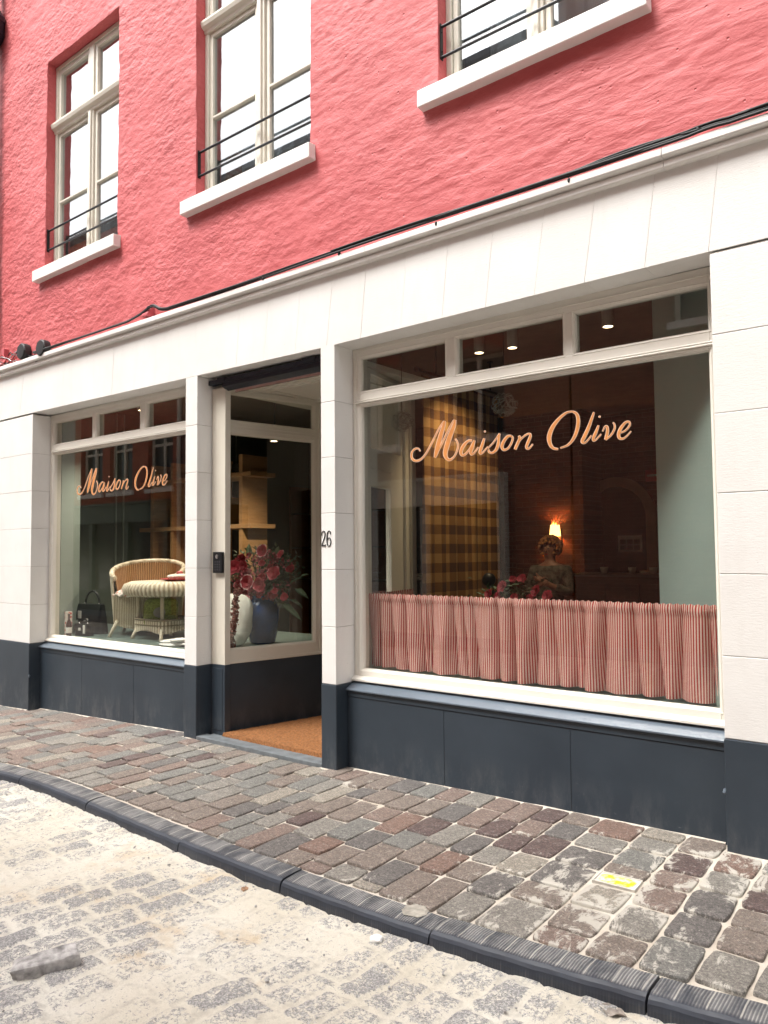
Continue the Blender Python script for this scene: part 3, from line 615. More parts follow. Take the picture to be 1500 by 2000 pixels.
# ---- lettering, traced as brush strokes (units: hundredths of the traced strip)
ST = [
 [(128,318,5),(116,301,7),(94,303,9),(76,326,11),(76,356,12),(96,375,12),(128,368,10),(163,330,8),(200,262,8),(240,182,7),(272,133,7)],
 [(277,132,10),(270,160,18),(255,212,24),(238,275,26),(224,330,22),(216,356,10)],
 [(216,356,7),(250,290,8),(295,195,8),(325,140,8),(336,126,9)],
 [(341,125,10),(333,160,20),(314,210,26),(294,270,28),(280,325,26),(286,355,19),(306,369,13),(332,352,9),(350,318,8),(358,285,8),(353,258,8),(341,240,7)],
 [(443,252,10),(420,254,12),(392,282,17),(376,318,18),(382,340,14),(404,333,10),(432,298,8),(452,258,8)],
 [(458,250,10),(448,285,17),(436,318,17),(440,336,11),(458,325,8),(482,292,6)],
 [(518,238,9),(508,272,16),(495,310,17),(494,330,12),(512,322,8),(540,288,6)],
 [(540,300,6),(575,262,7),(598,228,7),(612,208,8)],
 [(611,208,9),(606,240,14),(603,275,17),(590,308,15),(568,326,11),(548,322,10),(545,306,9)],
 [(684,224,10),(662,226,14),(638,255,17),(626,288,17),(638,308,13),(662,300,10),(682,270,10),(692,238,10),(684,224,10)],
 [(724,232,7),(736,226,9),(730,250,15),(716,282,16),(706,306,14)],
 [(708,300,7),(735,252,8),(768,220,9),(792,210,10),(800,222,13),(788,256,16),(776,288,14),(784,302,10),(800,292,8),(814,272,6)],
 [(1058,74,8),(1020,82,11),(975,118,16),(934,172,22),(914,228,24),(920,272,20),(940,298,14),(970,304,9)],
 [(1058,74,10),(1082,90,16),(1092,128,20),(1086,180,20),(1066,234,16),(1030,278,11),(982,298,7)],
 [(1188,78,8),(1176,112,14),(1156,168,18),(1132,222,20),(1116,256,17),(1128,266,11),(1148,252,8),(1172,220,6)],
 [(1216,158,8),(1204,190,15),(1186,232,17),(1184,250,12),(1200,246,8),(1232,212,6)],
 [(1240,196,6),(1256,166,8),(1268,168,13),(1270,200,17),(1258,246,14)],
 [(1258,248,8),(1290,220,10),(1312,184,10),(1314,158,9),(1304,140,6)],
 [(1346,206,7),(1380,190,9),(1406,158,10),(1402,138,10),(1380,142,13),(1352,176,17),(1338,214,18),(1346,238,14),(1370,238,9),(1398,214,7),(1414,194,5)]]
DOTS = [(522, 196, 8), (1222, 106, 9)]
def smooth_stroke(pts, n=6):
    P = [np.array(p, float) for p in pts]; P = [2*P[0]-P[1]]+P+[2*P[-1]-P[-2]]; out = []
    for i in range(1, len(P)-2):
        for k in range(n):
            t = k/n; a, b_, c, d_ = P[i-1:i+3]; out.append(.5*((2*b_)+(-a+c)*t+(2*a-5*b_+4*c-d_)*t*t+(-a+3*b_-3*c+d_)*t**3))
    out.append(P[-2]); return out
def lettering(xoff, parent):
    def P3(x, y): q = fy(780+x/3.125, 780+y/3.125, .2445); return q.x+xoff, q.z
    for nm, extra, yy, mat in (('letter_edging', 4.0, .2450, M['goldl']), ('lettering', -3.5, .2436, M['gold'])):
        lm = MB()
        for si, s in enumerate(ST):
            pts = smooth_stroke(s); vs = []; yoff = yy-.00002*si
            for i, p in enumerate(pts):
                d_ = pts[min(i+1, len(pts)-1)][:2]-pts[max(i-1, 0)][:2]; d_ = d_/(np.linalg.norm(d_)+1e-9); nrm = np.array([-d_[1], d_[0]]); w = max(p[2]*.5+extra*.5, 1.2 if extra < 0 else 2)
                for sg in (-1, 1): a, z = P3(*(p[:2]+nrm*w*sg)); vs.append((a, yoff, z))
            lm.add(vs, [(2*i, 2*i+1, 2*i+3, 2*i+2) for i in range(len(pts)-1)])
        for x, y, r in DOTS:
            vs = []
            for k in range(12): a, z = P3(x+(r*.5+extra*.5+1)*math.cos(k*math.pi/6), y+(r*.5+extra*.5+1)*math.sin(k*math.pi/6)); vs.append((a, yy, z))
            lm.add(vs, [tuple(range(12))])
        lm.build(nm, mat, parent)
lettering(0, wr); lettering(-4.452, wl)

# ---- vestibule
th = math.radians(12.5)
def loc_l(s, d, z): return (-5.15+s*math.sin(th)+d*math.cos(th), .19+s*math.cos(th)-d*math.sin(th), z)   # d>0 towards the vestibule
def loc_r(s, d, z): return (-3.75-s*math.sin(th)-d*math.cos(th), .25+s*math.cos(th)-d*math.sin(th), z)
ps = MB(); ps.box(-5.285, -5.112, .15, .21, .60, 2.985); ps.box(-5.300, -5.286, .16, .21, -.02, 2.985)
ps.build('door_post', M['cream'], B, bevel=.003)
pq = MB(); pq.box(-5.285, -5.108, .146, .21, -.02, .599); pq.box(-5.262, -5.135, .141, .147, .05, .57); pq.build('post_plinth', M['blue'], B, bevel=.003)
vw = MB()
def lbox(m, s0, s1, d0, d1, z0, z1): m.box(s0, s1, d0, d1, z0, z1)
lbox(vw, -.03, .022, -.05, .0, .60, 2.985); lbox(vw, .925, 1.08, -.05, .0, .60, 2.985); lbox(vw, .022, .925, -.05, 0, 2.952, 2.985); lbox(vw, .022, .925, -.05, 0, 2.598, 2.703); lbox(vw, .022, .925, -.05, .006, .60, .715)
lbox(vw, -.02, 1.07, 0, .012, .60, .625); lbox(vw, .0, .95, .0, .008, 2.632, 2.642); lbox(vw, .0, .95, .0, .008, 2.66, 2.67); lbox(vw, -.01, 1.06, 0, .012, 2.965, 2.984); lbox(vw, .965, .985, 0, .010, .63, 2.96); lbox(vw, 1.02, 1.04, 0, .016, .63, 2.96)
vw.xf(loc_l); vo_ = vw.build('side_window', M['cream'], B, bevel=.003); vo_['label'] = 'tall display window on the left side of the doorway'
bd = MB()
for q in ((.012, .935, .705, 2.608), (.012, .935, 2.693, 2.962)): bd.ring(q[0], q[1], q[2], q[3], [(o, -d_) for o, d_ in BEAD])
bd.xf(loc_l); bd.build('bead', M['cream'], vo_)
for q in ((.02, .928, .715, 2.60), (.02, .928, 2.70, 2.955)):
    p = MB(); p.box(q[0], q[1], -.030, -.025, q[2], q[3]); p.xf(loc_l); p.build('pane', M['gdo'], vo_)
vb = MB(); vb.box(-.03, 1.08, -.06, -.004, -.05, .599); vb.xf(loc_l); vb.build('side_plinth', M['blue'], B, bevel=.002)
vr = MB()
for q in ((-.02, .20, .60, 2.985), (.56, 1.08, .60, 2.36), (.76, 1.08, 2.36, 2.985), (.20, .56, 2.06, 2.33), (.20, .56, .60, .72), (.20, .76, 2.33, 2.36), (.20, .76, 2.95, 2.985)): vr.box(q[0], q[1], -.05, 0, q[2], q[3])
vr.box(.20, .56, -.062, -.05, 2.20, 2.206); vr.box(.80, .86, -.075, -.05, .6, 2.98); vr.box(.93, .99, -.075, -.05, .6, 2.98)
vr.xf(loc_r); vro = vr.build('side_window', M['cream'], B, bevel=.003); vro['label'] = 'panelled side of the doorway seen through the right shop window'
for q in ((.20, .56, .72, 2.06), (.20, .76, 2.36, 2.95)):
    p = MB(); p.box(q[0], q[1], -.030, -.025, q[2], q[3]); p.xf(loc_r); p.build('pane', M['gdo'], vro)
vrb = MB(); vrb.box(-.02, 1.08, -.06, 0.004, -.05, .599); vrb.xf(loc_r); vrb.build('side_plinth', M['blue'], B)
cl = MB(); cl.box(-5.32, -3.72, .21, 1.45, 2.987, 3.03)
for q in ((-4.93, -4.05, .50, .516), (-4.93, -4.05, 1.08, 1.1), (-4.93, -4.91, .516, 1.08), (-4.07, -4.05, .516, 1.08)): cl.box(q[0], q[1], q[2], q[3], 2.972, 2.988)
cl.box(-5.28, -3.72, .205, .26, 2.955, 2.9875); cl.box(-5.20, -3.78, .40, .43, 2.974, 2.9875)
cl.build('vestibule_ceiling', M['cream'], B, bevel=.002)
rw = MB()
rw.box(-5.32, -3.84, .29, .33, 3.00, 3.12); rw.build('door_head', M['cream'], B)
dr = thing('roller_shutter', 'slim dark blue roller shutter box under the lintel of the doorway', 'roller shutter', (-4.57, .12, 3.0))
a = MB(); a.box(-.72, .715, -.01, .045, .012, .052); a.extrude_x([(.045, .045), (-.002, .012), (.0, -.020), (.06, -.048), (.09, -.03), (.09, .045)], -.55, .715); a.box(-.60, -.50, -.016, .04, .02, .062); a.box(.42, .56, -.016, .04, .02, .062); a.build('housing', M['darkblue'], dr, bevel=.002)
a = MB(); a.box(-.45, .71, .06, .075, -.07, -.03); a.build('slat', M['steel'], dr)
bdm = MB(); bdm.box(-4.92, -4.86, 1.27, 1.33, .03, 2.98); bdm.box(-4.05, -3.99, 1.27, 1.33, .03, 2.98); bdm.box(-4.86, -4.05, 1.27, 1.33, 2.2, 2.98)
bdm.build('door_frame', M['cream'], B, bevel=.003)
# threshold and mat
thm = MB(); thm.box(-5.298, -3.856, -.004, .115, -.2, .012); thm.build('threshold', M['thresh'], B, bevel=.004)
flm = MB(); flm.box(-5.25, -3.72, .115, 1.5, -.2, .010); flm.build('vestibule_floor', M['thresh'], B)
mt = MB()
def matf(u, v):
    y = .128+1.10*v; xl = -5.125+(y-.19)*math.tan(th)*1.0+.015; xr_ = -3.80-(y-.25)*math.tan(th)*1.0; x = xl+(xr_-xl)*u
    ed = 0 if 0 < u < 1 and 0 < v < 1 else -.030
    return (x+random.uniform(-.003, .003), y+random.uniform(-.003, .003), .040+ed+random.uniform(-.0035, .0035))
mt.grid(matf, 150, 120); tag(mt.build('doormat', M['coir'], smooth=False), 'brown coir doormat filling the doorway recess', 'doormat')

# ---- upper windows
UP = [(-7.945, -6.55, -7.305, -7.125, 'leftmost upper window, above the left shop window'), (-5.34, -3.945, -4.70, -4.525, 'middle upper window, above the doorway'), (-2.765, -1.40, -2.165, -2.0, 'right upper window cut off by the top of the photo')]
for wi, (a, b_, m0, m1, lab) in enumerate(UP):
    y = .10; zs = OZ0+.025; zt = 6.965; W = MB(); fr = .045
    W.box(a, a+fr, y, .2, zs, zt); W.box(b_-fr, b_, y, .2, zs, zt); W.box(a+fr, b_-fr, y, .2, zt-.045, zt); W.box(a+fr, b_-fr, y, .2, zs, zs+.035)
    W.box(m0+.04, m1-.04, y-.004, .2, zs, 6.22); W.box(m0+.065, m1-.065, y-.022, y-.003, zs, 6.2); W.box(m0+.045, m1-.045, y-.004, .2, 6.30, zt-.045)
    W.extrude_x([(.2, 6.20), (y-.01, 6.20), (y-.015, 6.225), (y-.045, 6.245), (y-.055, 6.275), (y-.055, 6.295), (y, 6.305), (.2, 6.305)], a+.001, b_-.001)
    fo = W.build('window', M['upper'], B, bevel=.004); fo['label'] = lab
    for (c0, c1) in ((a+fr, m0+.04), (m1-.04, b_-fr)):
        sm = MB(); z0, z1 = zs+.035, 6.20; sw = .042
        sm.box(c0+.003, c0+sw, y+.018, .175, z0, z1); sm.box(c1-sw, c1-.003, y+.018, .175, z0, z1); sm.box(c0+sw, c1-sw, y+.018, .175, z0, z0+sw+.01); sm.box(c0+sw, c1-sw, y+.018, .175, z1-sw, z1)
        sm.box(c0+sw, c1-sw, y+.014, .17, 5.402, 5.424)
        sm.box(c0+.003, c0+.045, y+.012, .175, 6.305, zt-.05); sm.box(c1-.045, c1-.003, y+.012, .175, 6.305, zt-.05); sm.box(c0+.045, c1-.045, y+.012, .175, zt-.095, zt-.05); sm.box(c0+.045, c1-.045, y+.012, .175, 6.305, 6.345)
        sm.build('sash', M['upper'], fo, bevel=.005)
        p = MB(); p.box(c0+sw-.002, c1-sw+.002, .143, .147, z0+sw, z1-sw); p.box(c0+.043, c1-.043, .143, .147, 6.34, zt-.09); p.build('pane', M['gup'], fo)
    cu = MB()
    def cf(u, v): x = a+.15+(b_-a-.16)*u; return (x, .42+.025*math.sin(x*38)+.008*math.sin(x*95+v*3), zs-.05+2.45*v)
    cu.grid(cf, 120, 2); cu.build('net_curtain', M['curtain'], fo, smooth=True)
    rm = MB(); rm.box(a-.1, b_+.1, .9, 1.0, 4.3, 7.3); rm.build('room_back', M['plaster'], fo)
    si = MB(); si.extrude_x([(-.075, 4.522), (-.075, 4.640), (.10, 4.655), (.10, 4.522)], a-.125, b_+.055); si.build('sill', M['sill'], fo, bevel=.006)
    ra = MB()
    for z in (5.085, 4.872): ra.tube([(a+.004, .035, z), (b_-.004, .035, z)], .0105, 10)
    for x in (a+.004, b_-.009): ra.box(x, x+.006, .020, .050, 4.855, 5.103)
    for z in (5.045, 4.91): ra.ball((a+.012, .035, z), .006, 6, 4)
    ra.build('railing', M['black'], fo)

# ------------------------------------------------------------------ fixtures on the front
hn = thing('house_number', 'black house number 26 fixed to the stone pillar right of the doorway', 'house number', (-3.79, 0, 1.64))
def digit(strokes, xo, pr):
    m = MB()
    for s in strokes:
        P = smooth_stroke([(x, y, w) for x, y, w in s], 5); m.tube([(xo+p[0]*.00102, -.0035, -p[1]*.00115) for p in P], [p[2]*.00036 for p in P], 8)
    return m.build('digit', M['black'], pr)
digit([[(4,-28,11),(3,-40,8),(14,-55,8),(30,-52,12),(36,-34,13),(26,-8,11),(10,20,9),(3,38,9)], [(3,38,12),(18,34,12),(36,38,12),(40,28,6)]], -.056, hn)
digit([[(36,-34,9),(36,-48,10),(24,-57,8),(10,-46,12),(4,-20,13),(3,10,13),(10,34,12),(22,40,9),(36,30,12),(40,8,13),(34,-8,11),(20,-12,8),(7,0,8)]], -.004, hn)
ic = thing('intercom', 'black keypad intercom with round camera on the cream door post', 'intercom', (-5.18, .15, 1.47))
a = MB(); a.box(-.060, .058, -.028, -.001, -.090, .090); a.build('housing', M['black'], ic, bevel=.004)
a = MB(); a.lathe([(.0, 0), (.017, .0), (.019, .006), (.0, .007)], (0, 0, 0), 16); a.xf(lambda x, y, z: (x, -.0285-z, y+.05)); a.build('camera_lens', M['steel'], ic)
a = MB()
for i in range(3):
    for j in range(4): a.ball((-.028+.028*i, -.0285, .005-.022*j), (.0045, .002, .0045), 6, 4)
a.build('keypad', pm('keypad_dots', (.12, .12, .13), .5), ic)

def wall_y(x, z): return -.012
cable_px = [(70, 690), (120, 674), (180, 655), (240, 636), (275, 618), (300, 600), (318, 606), (345, 602), (400, 585), (480, 560), (560, 534), (640, 507), (740, 477), (860, 440), (1000, 397), (1130, 352), (1230, 318), (1310, 292), (1345, 268), (1400, 247), (1450, 236), (1500, 221)]
cp = [fy(u, v, -.045) for u, v in cable_px]; cp = [(p.x, p.z) for p in cp]; cp.append((cp[-1][0]+.5, cp[-1][1]+.01)); cp.append((XR, cp[-1][1]))
def dense(pts, n=6): return [(p[0], p[1]) for p in smooth_stroke([(x, z, 0) for x, z in pts], n)]
ct = thing('cable_bundle', 'bundle of black cables sagging along the top of the white cornice', 'cable', (-4, -.02, 3.74)); dn = dense(cp, 8)
for k in range(5):
    ph = k*1.3; mcb = MB()
    pts = [(x+4, -.046+.008*math.sin(x*2.1+ph*2), max(z, 3.722)+(-.003, .008, .018, .013, 0)[k]+.006*math.sin(x*(1.7+.25*k)+ph)-3.74) for x, z in dn]
    if k == 2: pts = [p for p in pts if p[0] > .3]
    if k == 4: pts = [(x+4, -.05, max(z, 3.722)+.028*max(0, math.sin((x+1.85)*4.0))-3.74) for x, z in dn if -1.85 < x < -1.07]
    mcb.tube(pts, [.0085, .0105, .0075, .0065, .008][k], 6); mcb.build('cable', M['rubber'], ct, smooth=True)
for x in (-5.93, -4.4, -3.6, -2.75, -1.82, -1.10):
    clp = MB(); clp.ball((x+4, -.045, float(np.interp(x, [q[0] for q in dn], [q[1] for q in dn]))-3.733), (.010, .016, .017), 6, 5); clp.build('clip', M['rubber'], ct)
a = MB(); a.extrude_x([(-.075, 3.722), (-.075, 3.745), (-.020, 3.83), (.01, 3.83), (.01, 3.722)], -6.025, -5.935); tag(a.build('wall_bracket', M['pinkrev'], bevel=.006), 'pink painted metal bracket holding the cables above the cornice', 'bracket')
a = MB(); a.box(-8.80, -8.74, -.05, .01, 3.80, 3.91); tag(a.build('wall_bracket', M['pinkrev'], bevel=.005), 'small pink painted bracket at far left above the tangled wires', 'bracket')
for (u, v, lb) in ((45, 687, 'left one of two round black junction boxes on the pink wall'), (83, 680, 'right one of two round black junction boxes on the pink wall')):
    p = fy(u, v, -.05); t0 = thing('junction_box', lb, 'junction box', (p.x, 0, p.z), 'round black boxes above the cornice')
    a = MB(); a.lathe([(.0, 0), (.088, .002), (.092, .02), (.090, .075), (.080, .088), (.0, .090)], (0, 0, 0), 22, fn=lambda q, z: 1+.02*math.cos(8*q)); a.xf(lambda x, y, z: (x, -z+.005, y)); a.build('housing', M['rubber'], t0, bevel=.003)
    a = MB(); a.tube([(.07, -.03, -.05), (.13, -.03, -.075), (.2, -.02, -.07)], .011, 7); a.build('cable_gland', M['rubber'], t0); a = MB(); a.tube([(-.06, -.03, -.07), (-.1, -.03, -.10), (-.2, -.02, -.11)], .009, 7); a.build('cable_gland', M['rubber'], t0)
wt = thing('wire_tangle', 'tangle of thin red and grey wires at the far left end of the cornice', 'wires', (-8.75, -.02, 3.78))
for k in range(7):
    a = MB(); x0 = random.uniform(-.3, -.1); pts = [(x0+.09*i, -.02-.03*random.random(), .10*math.sin(i*1.1+k)*.7-.02+random.uniform(-.03, .03)) for i in range(7)]; pts = [(p[0], p[1], max(p[2], -.055)) for p in pts]
    pp = smooth_stroke(pts, 5); a.tube([tuple(p) for p in pp], .0055, 6); a.build('wire', [M['redp'], M['rubber'], M['steel']][k % 3], wt, smooth=True)
dp = thing('drainpipe', 'dark rainwater pipe with hopper at the upper left edge of the pink wall', 'drainpipe', (-9.06, -.10, 0))
a = MB(); a.tube([(0, 0, 4.2), (0, 0, 7.5)], .05, 16); a.build('pipe', M['darkblue'], dp, smooth=True)
a = MB(); a.lathe([(.055, 7.45), (.075, 7.5), (.085, 7.62), (.14, 7.72), (.145, 7.86), (.155, 7.87), (.155, 7.93), (.11, 8.0), (.06, 8.1), (.05, 9.3)], (0, 0, 0), 12); a.build('hopper', M['darkblue'], dp, bevel=.003)
wv = MB()
for k in range(3):
    pts = [(-9.02+.03*k+.02*math.sin(z*3+k), -.035-.01*k, z) for z in np.linspace(3.9, 5.9, 18)]; wv.tube(pts, .008, 6)
tag(wv.build('wall_wire', M['redp'], smooth=True), 'thin reddish wires running down the left edge of the pink wall', 'wires')

# ------------------------------------------------------------------ the room behind
CE = 3.42
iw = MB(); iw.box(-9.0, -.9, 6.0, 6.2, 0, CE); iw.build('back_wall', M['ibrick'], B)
sagew = pm('dull_sage_wall', (.085, .105, .085), .7, .08, 2, 20, .001)
for q, mm in (((-9.11, -9.0, .34, 6.2), sagew), ((-.9, -.7, .34, 6.2), M['darkw'])):
    iw = MB(); iw.box(q[0], q[1], q[2], q[3], 0, CE); iw.build('side_wall', mm, B)
iw = MB(); iw.box(-9.11, -.7, .335, 6.2, CE, CE+.08); iw.build('shop_ceiling', pm('shop_ceiling_paint', (.16, .12, .09), .8), B)
iw = MB(); iw.box(-9.11, -.7, 1.34, 6.2, -.1, .012); iw.box(-9.11, -5.3, .335, 1.34, -.1, .010); iw.box(-3.7, -.7, .335, 1.34, -.1, .010); iw.build('shop_floor', M['floor'], B)
# brick pier in the dining room, between curtain and arch, and a dark return on the left room
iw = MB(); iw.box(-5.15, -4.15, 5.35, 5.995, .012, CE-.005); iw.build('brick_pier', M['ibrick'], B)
iw = MB(); iw.box(-8.99, -5.3, 5.2, 5.3, .012, CE-.005); iw.build('dark_partition', M['darkw'], B)
# arch: stone surround and dark niche
AX, AR, AZ = -4.10+.0, .0, 0
p1 = fy(1145, 1100, 5.9); p2 = fy(1262, 1100, 5.9); ptop = fy(1205, 950, 5.9); acx = (p1.x+p2.x)/2; ar = (p2.x-p1.x)/2; az = ptop.z-ar
am = MB(); inn = [(acx+ar*math.cos(t), az+ar*math.sin(t)) for t in np.linspace(0, math.pi, 25)]; out = [(acx+(ar+.13)*math.cos(t), az+(ar+.13)*math.sin(t)) for t in np.linspace(0, math.pi, 25)]
inn = [(acx+ar, .02)]+inn+[(acx-ar, .02)]; out = [(acx+ar+.13, .02)]+out+[(acx-ar-.13, .02)]
for i in range(len(inn)-1): am.prism([inn[i], out[i], out[i+1], inn[i+1]], 5.93, 6.01)
am.build('arch_surround', M['archst'], B)
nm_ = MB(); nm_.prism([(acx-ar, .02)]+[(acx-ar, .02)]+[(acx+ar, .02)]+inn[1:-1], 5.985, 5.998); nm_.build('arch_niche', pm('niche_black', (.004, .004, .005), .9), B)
def flat_at(u0, v0, u1, v1, y, th_=.01):
    a_ = fy(u0, v1, y); b2 = fy(u1, v0, y); return a_.x, b2.x, a_.z, b2.z
x0, x1, z0, z1 = flat_at(1204, 1045, 1250, 1078, 5.9); nb = thing('notice', 'pale notice with six dark squares on the dark arch', 'poster', ((x0+x1)/2, 5.97, z0))
a = MB(); a.box(x0-(x0+x1)/2, x1-(x0+x1)/2, 0, .008, 0, z1-z0); a.build('sheet', pm('pale_notice', (.45, .46, .44), .8), nb)
a = MB(); w_ = (x1-x0); h_ = (z1-z0)
for i in range(3):
    for j in range(2): a.box(-w_/2+w_*(.08+.29*i), -w_/2+w_*(.33+.29*i), -.004, .002, h_*(.1+.36*j), h_*(.40+.36*j))
a.build('picture', M['darkw'], nb)
x0, x1, z0, z1 = flat_at(1258, 915, 1292, 940, 5.9); rs = thing('red_reflection', 'red and white reflection, built as a small board high on the dark wall beside the teal panel', 'reflection', ((x0+x1)/2, 5.96, z0)); w_ = x1-x0; h_ = z1-z0  # solid board added in place of a red and white reflection in the pane
a = MB(); a.box(-w_/2, w_/2, 0, .02, 0, h_); a.build('board', M['redp'], rs); a = MB(); a.box(-w_*.42, w_*.42, -.004, .002, h_*.42, h_*.58); a.build('white_band', M['paper'], rs)
# splayed inner panels either side of the big windows
def vpanel(x0, y0, x1, y1, z0, z1, t=.03):
    m = MB(); d_ = Vector((x1-x0, y1-y0, 0)).normalized(); n = Vector((-d_.y, d_.x, 0))*t
    m.add([(x0, y0, z0), (x1, y1, z0), (x1+n.x, y1+n.y, z0), (x0+n.x, y0+n.y, z0), (x0, y0, z1), (x1, y1, z1), (x1+n.x, y1+n.y, z1), (x0+n.x, y0+n.y, z1)], [(0, 1, 2, 3), (4, 7, 6, 5), (0, 4, 5, 1), (1, 5, 6, 2), (2, 6, 7, 3), (3, 7, 4, 0)]); return m
pe = fy(1290, 900, .80); vpanel(-1.08, .30, pe.x, .80, .02, CE-.01).build('splay_panel', M['teal'], B)
pe2 = fy(1300, 900, .79); pj = MB(); pj.tube([(pe2.x, .775, .1), (pe2.x, .775, CE-.02)], .006, 6); pj.build('panel_joint', M['darkw'], B)
pe = fy(152, 1000, .62); vpanel(pe.x, .62, -8.12, .30, .02, CE-.01).build('splay_panel', M['tealg'], B)
for yb_ in (1.55, 1.66, 3.6): iw = MB(); iw.box(-9.0, -8.985, yb_, yb_+.02, .02, CE-.01); iw.build('panel_batten', M['tealg'], B)
# window platforms
iw = MB(); iw.box(-8.99, -5.40, .302, 1.42, .40, .655)
iw.prism([(-5.42, .40), (-5.42, .40), (-5.20, .40), (-5.20, .40)], .3, .31); iw.box(-6.6, -5.05, .9, 2.0, .40, .6545); iw.box(-5.40, -5.24, .302, .95, .40, .6543); iw.build('window_platform', M['platform'], B)
iw = MB(); iw.box(-3.70, -1.1, .302, .75, .40, .672); iw.build('window_ledge', M['platform'], B)

# shelf unit of oak boards
shy = 1.9
def sx(u, v=950): return fy(u, v, shy).x
def sz(u, v): return fy(u, v, shy).z
sh = thing('shelf_unit', 'tall open oak shelf with square compartments behind the display windows', 'shelf', (0, shy, .012))
zt_ = sz(465, 888); z1_ = sz(465, 926); z2_ = sz(465, 1027); pit = z1_-z2_; zl = [z1_-pit*k for k in range(0, 4)]; uprights = [sx(470), sx(470)-1.0*(sx(470)-sx(334))*.52, sx(334), sx(296)]
sw_ = (sx(476)-sx(464)); left = max(-8.95, sx(276)-.05); right = sx(491)
zl = [z for z in zl if z > .1]
for x in [sx(470), sx(336), sx(297), sx(403)]:
    a = MB(); a.box(x-.03, x+.03, 0, .40, .0, zt_-.012); a.build('upright', M['wood'], sh, bevel=.002)
for z in zl:
    a = MB(); a.box(left, right, -.012, .385, z-.030-.012, z+.020-.012); a.build('shelf_board', M['wood'], sh, bevel=.002)
a = MB(); a.box(left, sx(470), .386, .40, 0, zt_-.05); a.build('back_panel', M['darkw'], sh)
bx_ = 0
for (u, v0, w_, h_, c) in ((345, 0, .34, .30, 'yellow'), (318, 0, .3, .28, 'dark')):
    pass
for k, (xo, zi, w_, h_, col, lb) in enumerate([(-.62, 1, .36, .34, (.22, .13, .03), 'ochre storage box on the lit shelf, left window'), (-1.05, 1, .34, .3, (.05, .05, .045), 'dark storage box on the shelf, left window')]):
    a = MB(); a.box(-w_/2, w_/2, 0, .24, 0, h_); a.box(-w_/2-.006, w_/2+.006, -.006, .246, h_-.07, h_+.004); o = a.build('storage_box', pm('box_card_%s' % ['ochre', 'dark'][k], col, .8), bevel=.004); o.location = (sx(470)+xo, shy+.12, zl[zi]+.012+.012); tag(o, lb, 'box', 'boxes on the oak shelf')
# rear shelves with folded things, right of the unit (doorway window)
rs2 = thing('rear_shelf', 'dark rear shelf with folded orange and pale cloths, seen through the doorway window', 'shelf', (-7.3, 4.6, .012))
a = MB(); a.box(-1.5, 1.6, 0, .4, 1.60, 1.62); a.box(-1.5, 1.6, 0, .4, 2.15, 2.165); a.box(-1.5, 1.6, 0, .4, 1.1, 1.12); a.build('shelf_board', M['woodd'], rs2)
ow = pm('orange_wood', (.16, .05, .015), .5)
for q in (-1.55, 1.6, .05): a = MB(); a.box(q, q+.05, 0, .4, 0, 2.6); a.build('upright', ow, rs2)
for i, (x, z, w_, m) in enumerate([(.6, 1.62, .30, pm('orange_cloth', (.35, .07, .02), .9)), (1.2, 1.62, .34, M['linen']), (.9, 1.12, .3, M['linen']), (.45, 1.12, .25, M['redp'])]):
    a = MB()
    for k in range(3): a.ball((x, .2, z+.025+.03*k), (w_/2, .15, .022), 12, 6)
    o = a.build('folded_cloth', m, rs2)

# ceiling spotlights
def spot(loc, label, power=14, aim=(0, 0, -1), first=[None], col=(1, .74, .45)):
    if first[0] is None:
        t0 = thing('ceiling_spotlight', label, 'spotlight', loc, 'ceiling spotlights in the shop'); a = MB(); a.lathe([(.0, .17), (.042, .17), (.045, .165), (.045, .0), (.038, .0), (.036, .02), (.0, .02)], (0, 0, 0), 20); a.build('housing', pm('pale_lamp_housing', (.5, .46, .4), .5), t0, smooth=False)
        a = MB(); a.lathe([(.0, .004), (.036, .004), (.036, .012), (.0, .012)], (0, 0, 0), 20); a.build('lamp_face', M['spotglow'], t0); first[0] = t0; t = t0
    else: t = copy_tree(first[0], loc, label)
    ld = bpy.data.lights.new('spot_lamp', 'SPOT'); ld.energy = power; ld.spot_size = math.radians(100); ld.spot_blend = .8; ld.color = col; ld.shadow_soft_size = .04
    lo = bpy.data.objects.new('lamp_light', ld); S.collection.objects.link(lo); lo.parent = t; lo.location = (0, 0, -.02); lo.rotation_euler = Vector(aim).to_track_quat('-Z', 'Y').to_euler()
    return t
spot((-3.37, 1.48, CE-.17), 'ceiling spotlight nearest the check curtain in the right window', 20, (-.12, .2, -1))
spot((-3.07, 1.52, CE-.17), 'ceiling spotlight seen in the middle upper light of the right window', 16, (-.33, .22, -1))
spot((-2.21, 1.45, CE-.17), 'ceiling spotlight seen in the rightmost upper light of the right window', 8)
spot((-4.58, 3.46, CE-.17), 'ceiling spotlight above the letter i of the right window lettering', 2, (0, .6, -1))
DSP = fy(535, 862, 1.35); spot((DSP.x, 1.35, DSP.z), 'ceiling spotlight seen through the tall doorway window', 60, (-.55, .12, -1), col=(1, .82, .6))
a = MB(); a.tube([(DSP.x, 1.36, DSP.z+.16), (DSP.x, 1.36, CE)], .008, 6); a.build('spotlight_stem', M['rubber'], B)
spot((-7.83, 1.15, CE-.17), 'ceiling spotlight seen in the upper lights of the left window', 120, (.16, -.14, -1), col=(1, .88, .74))

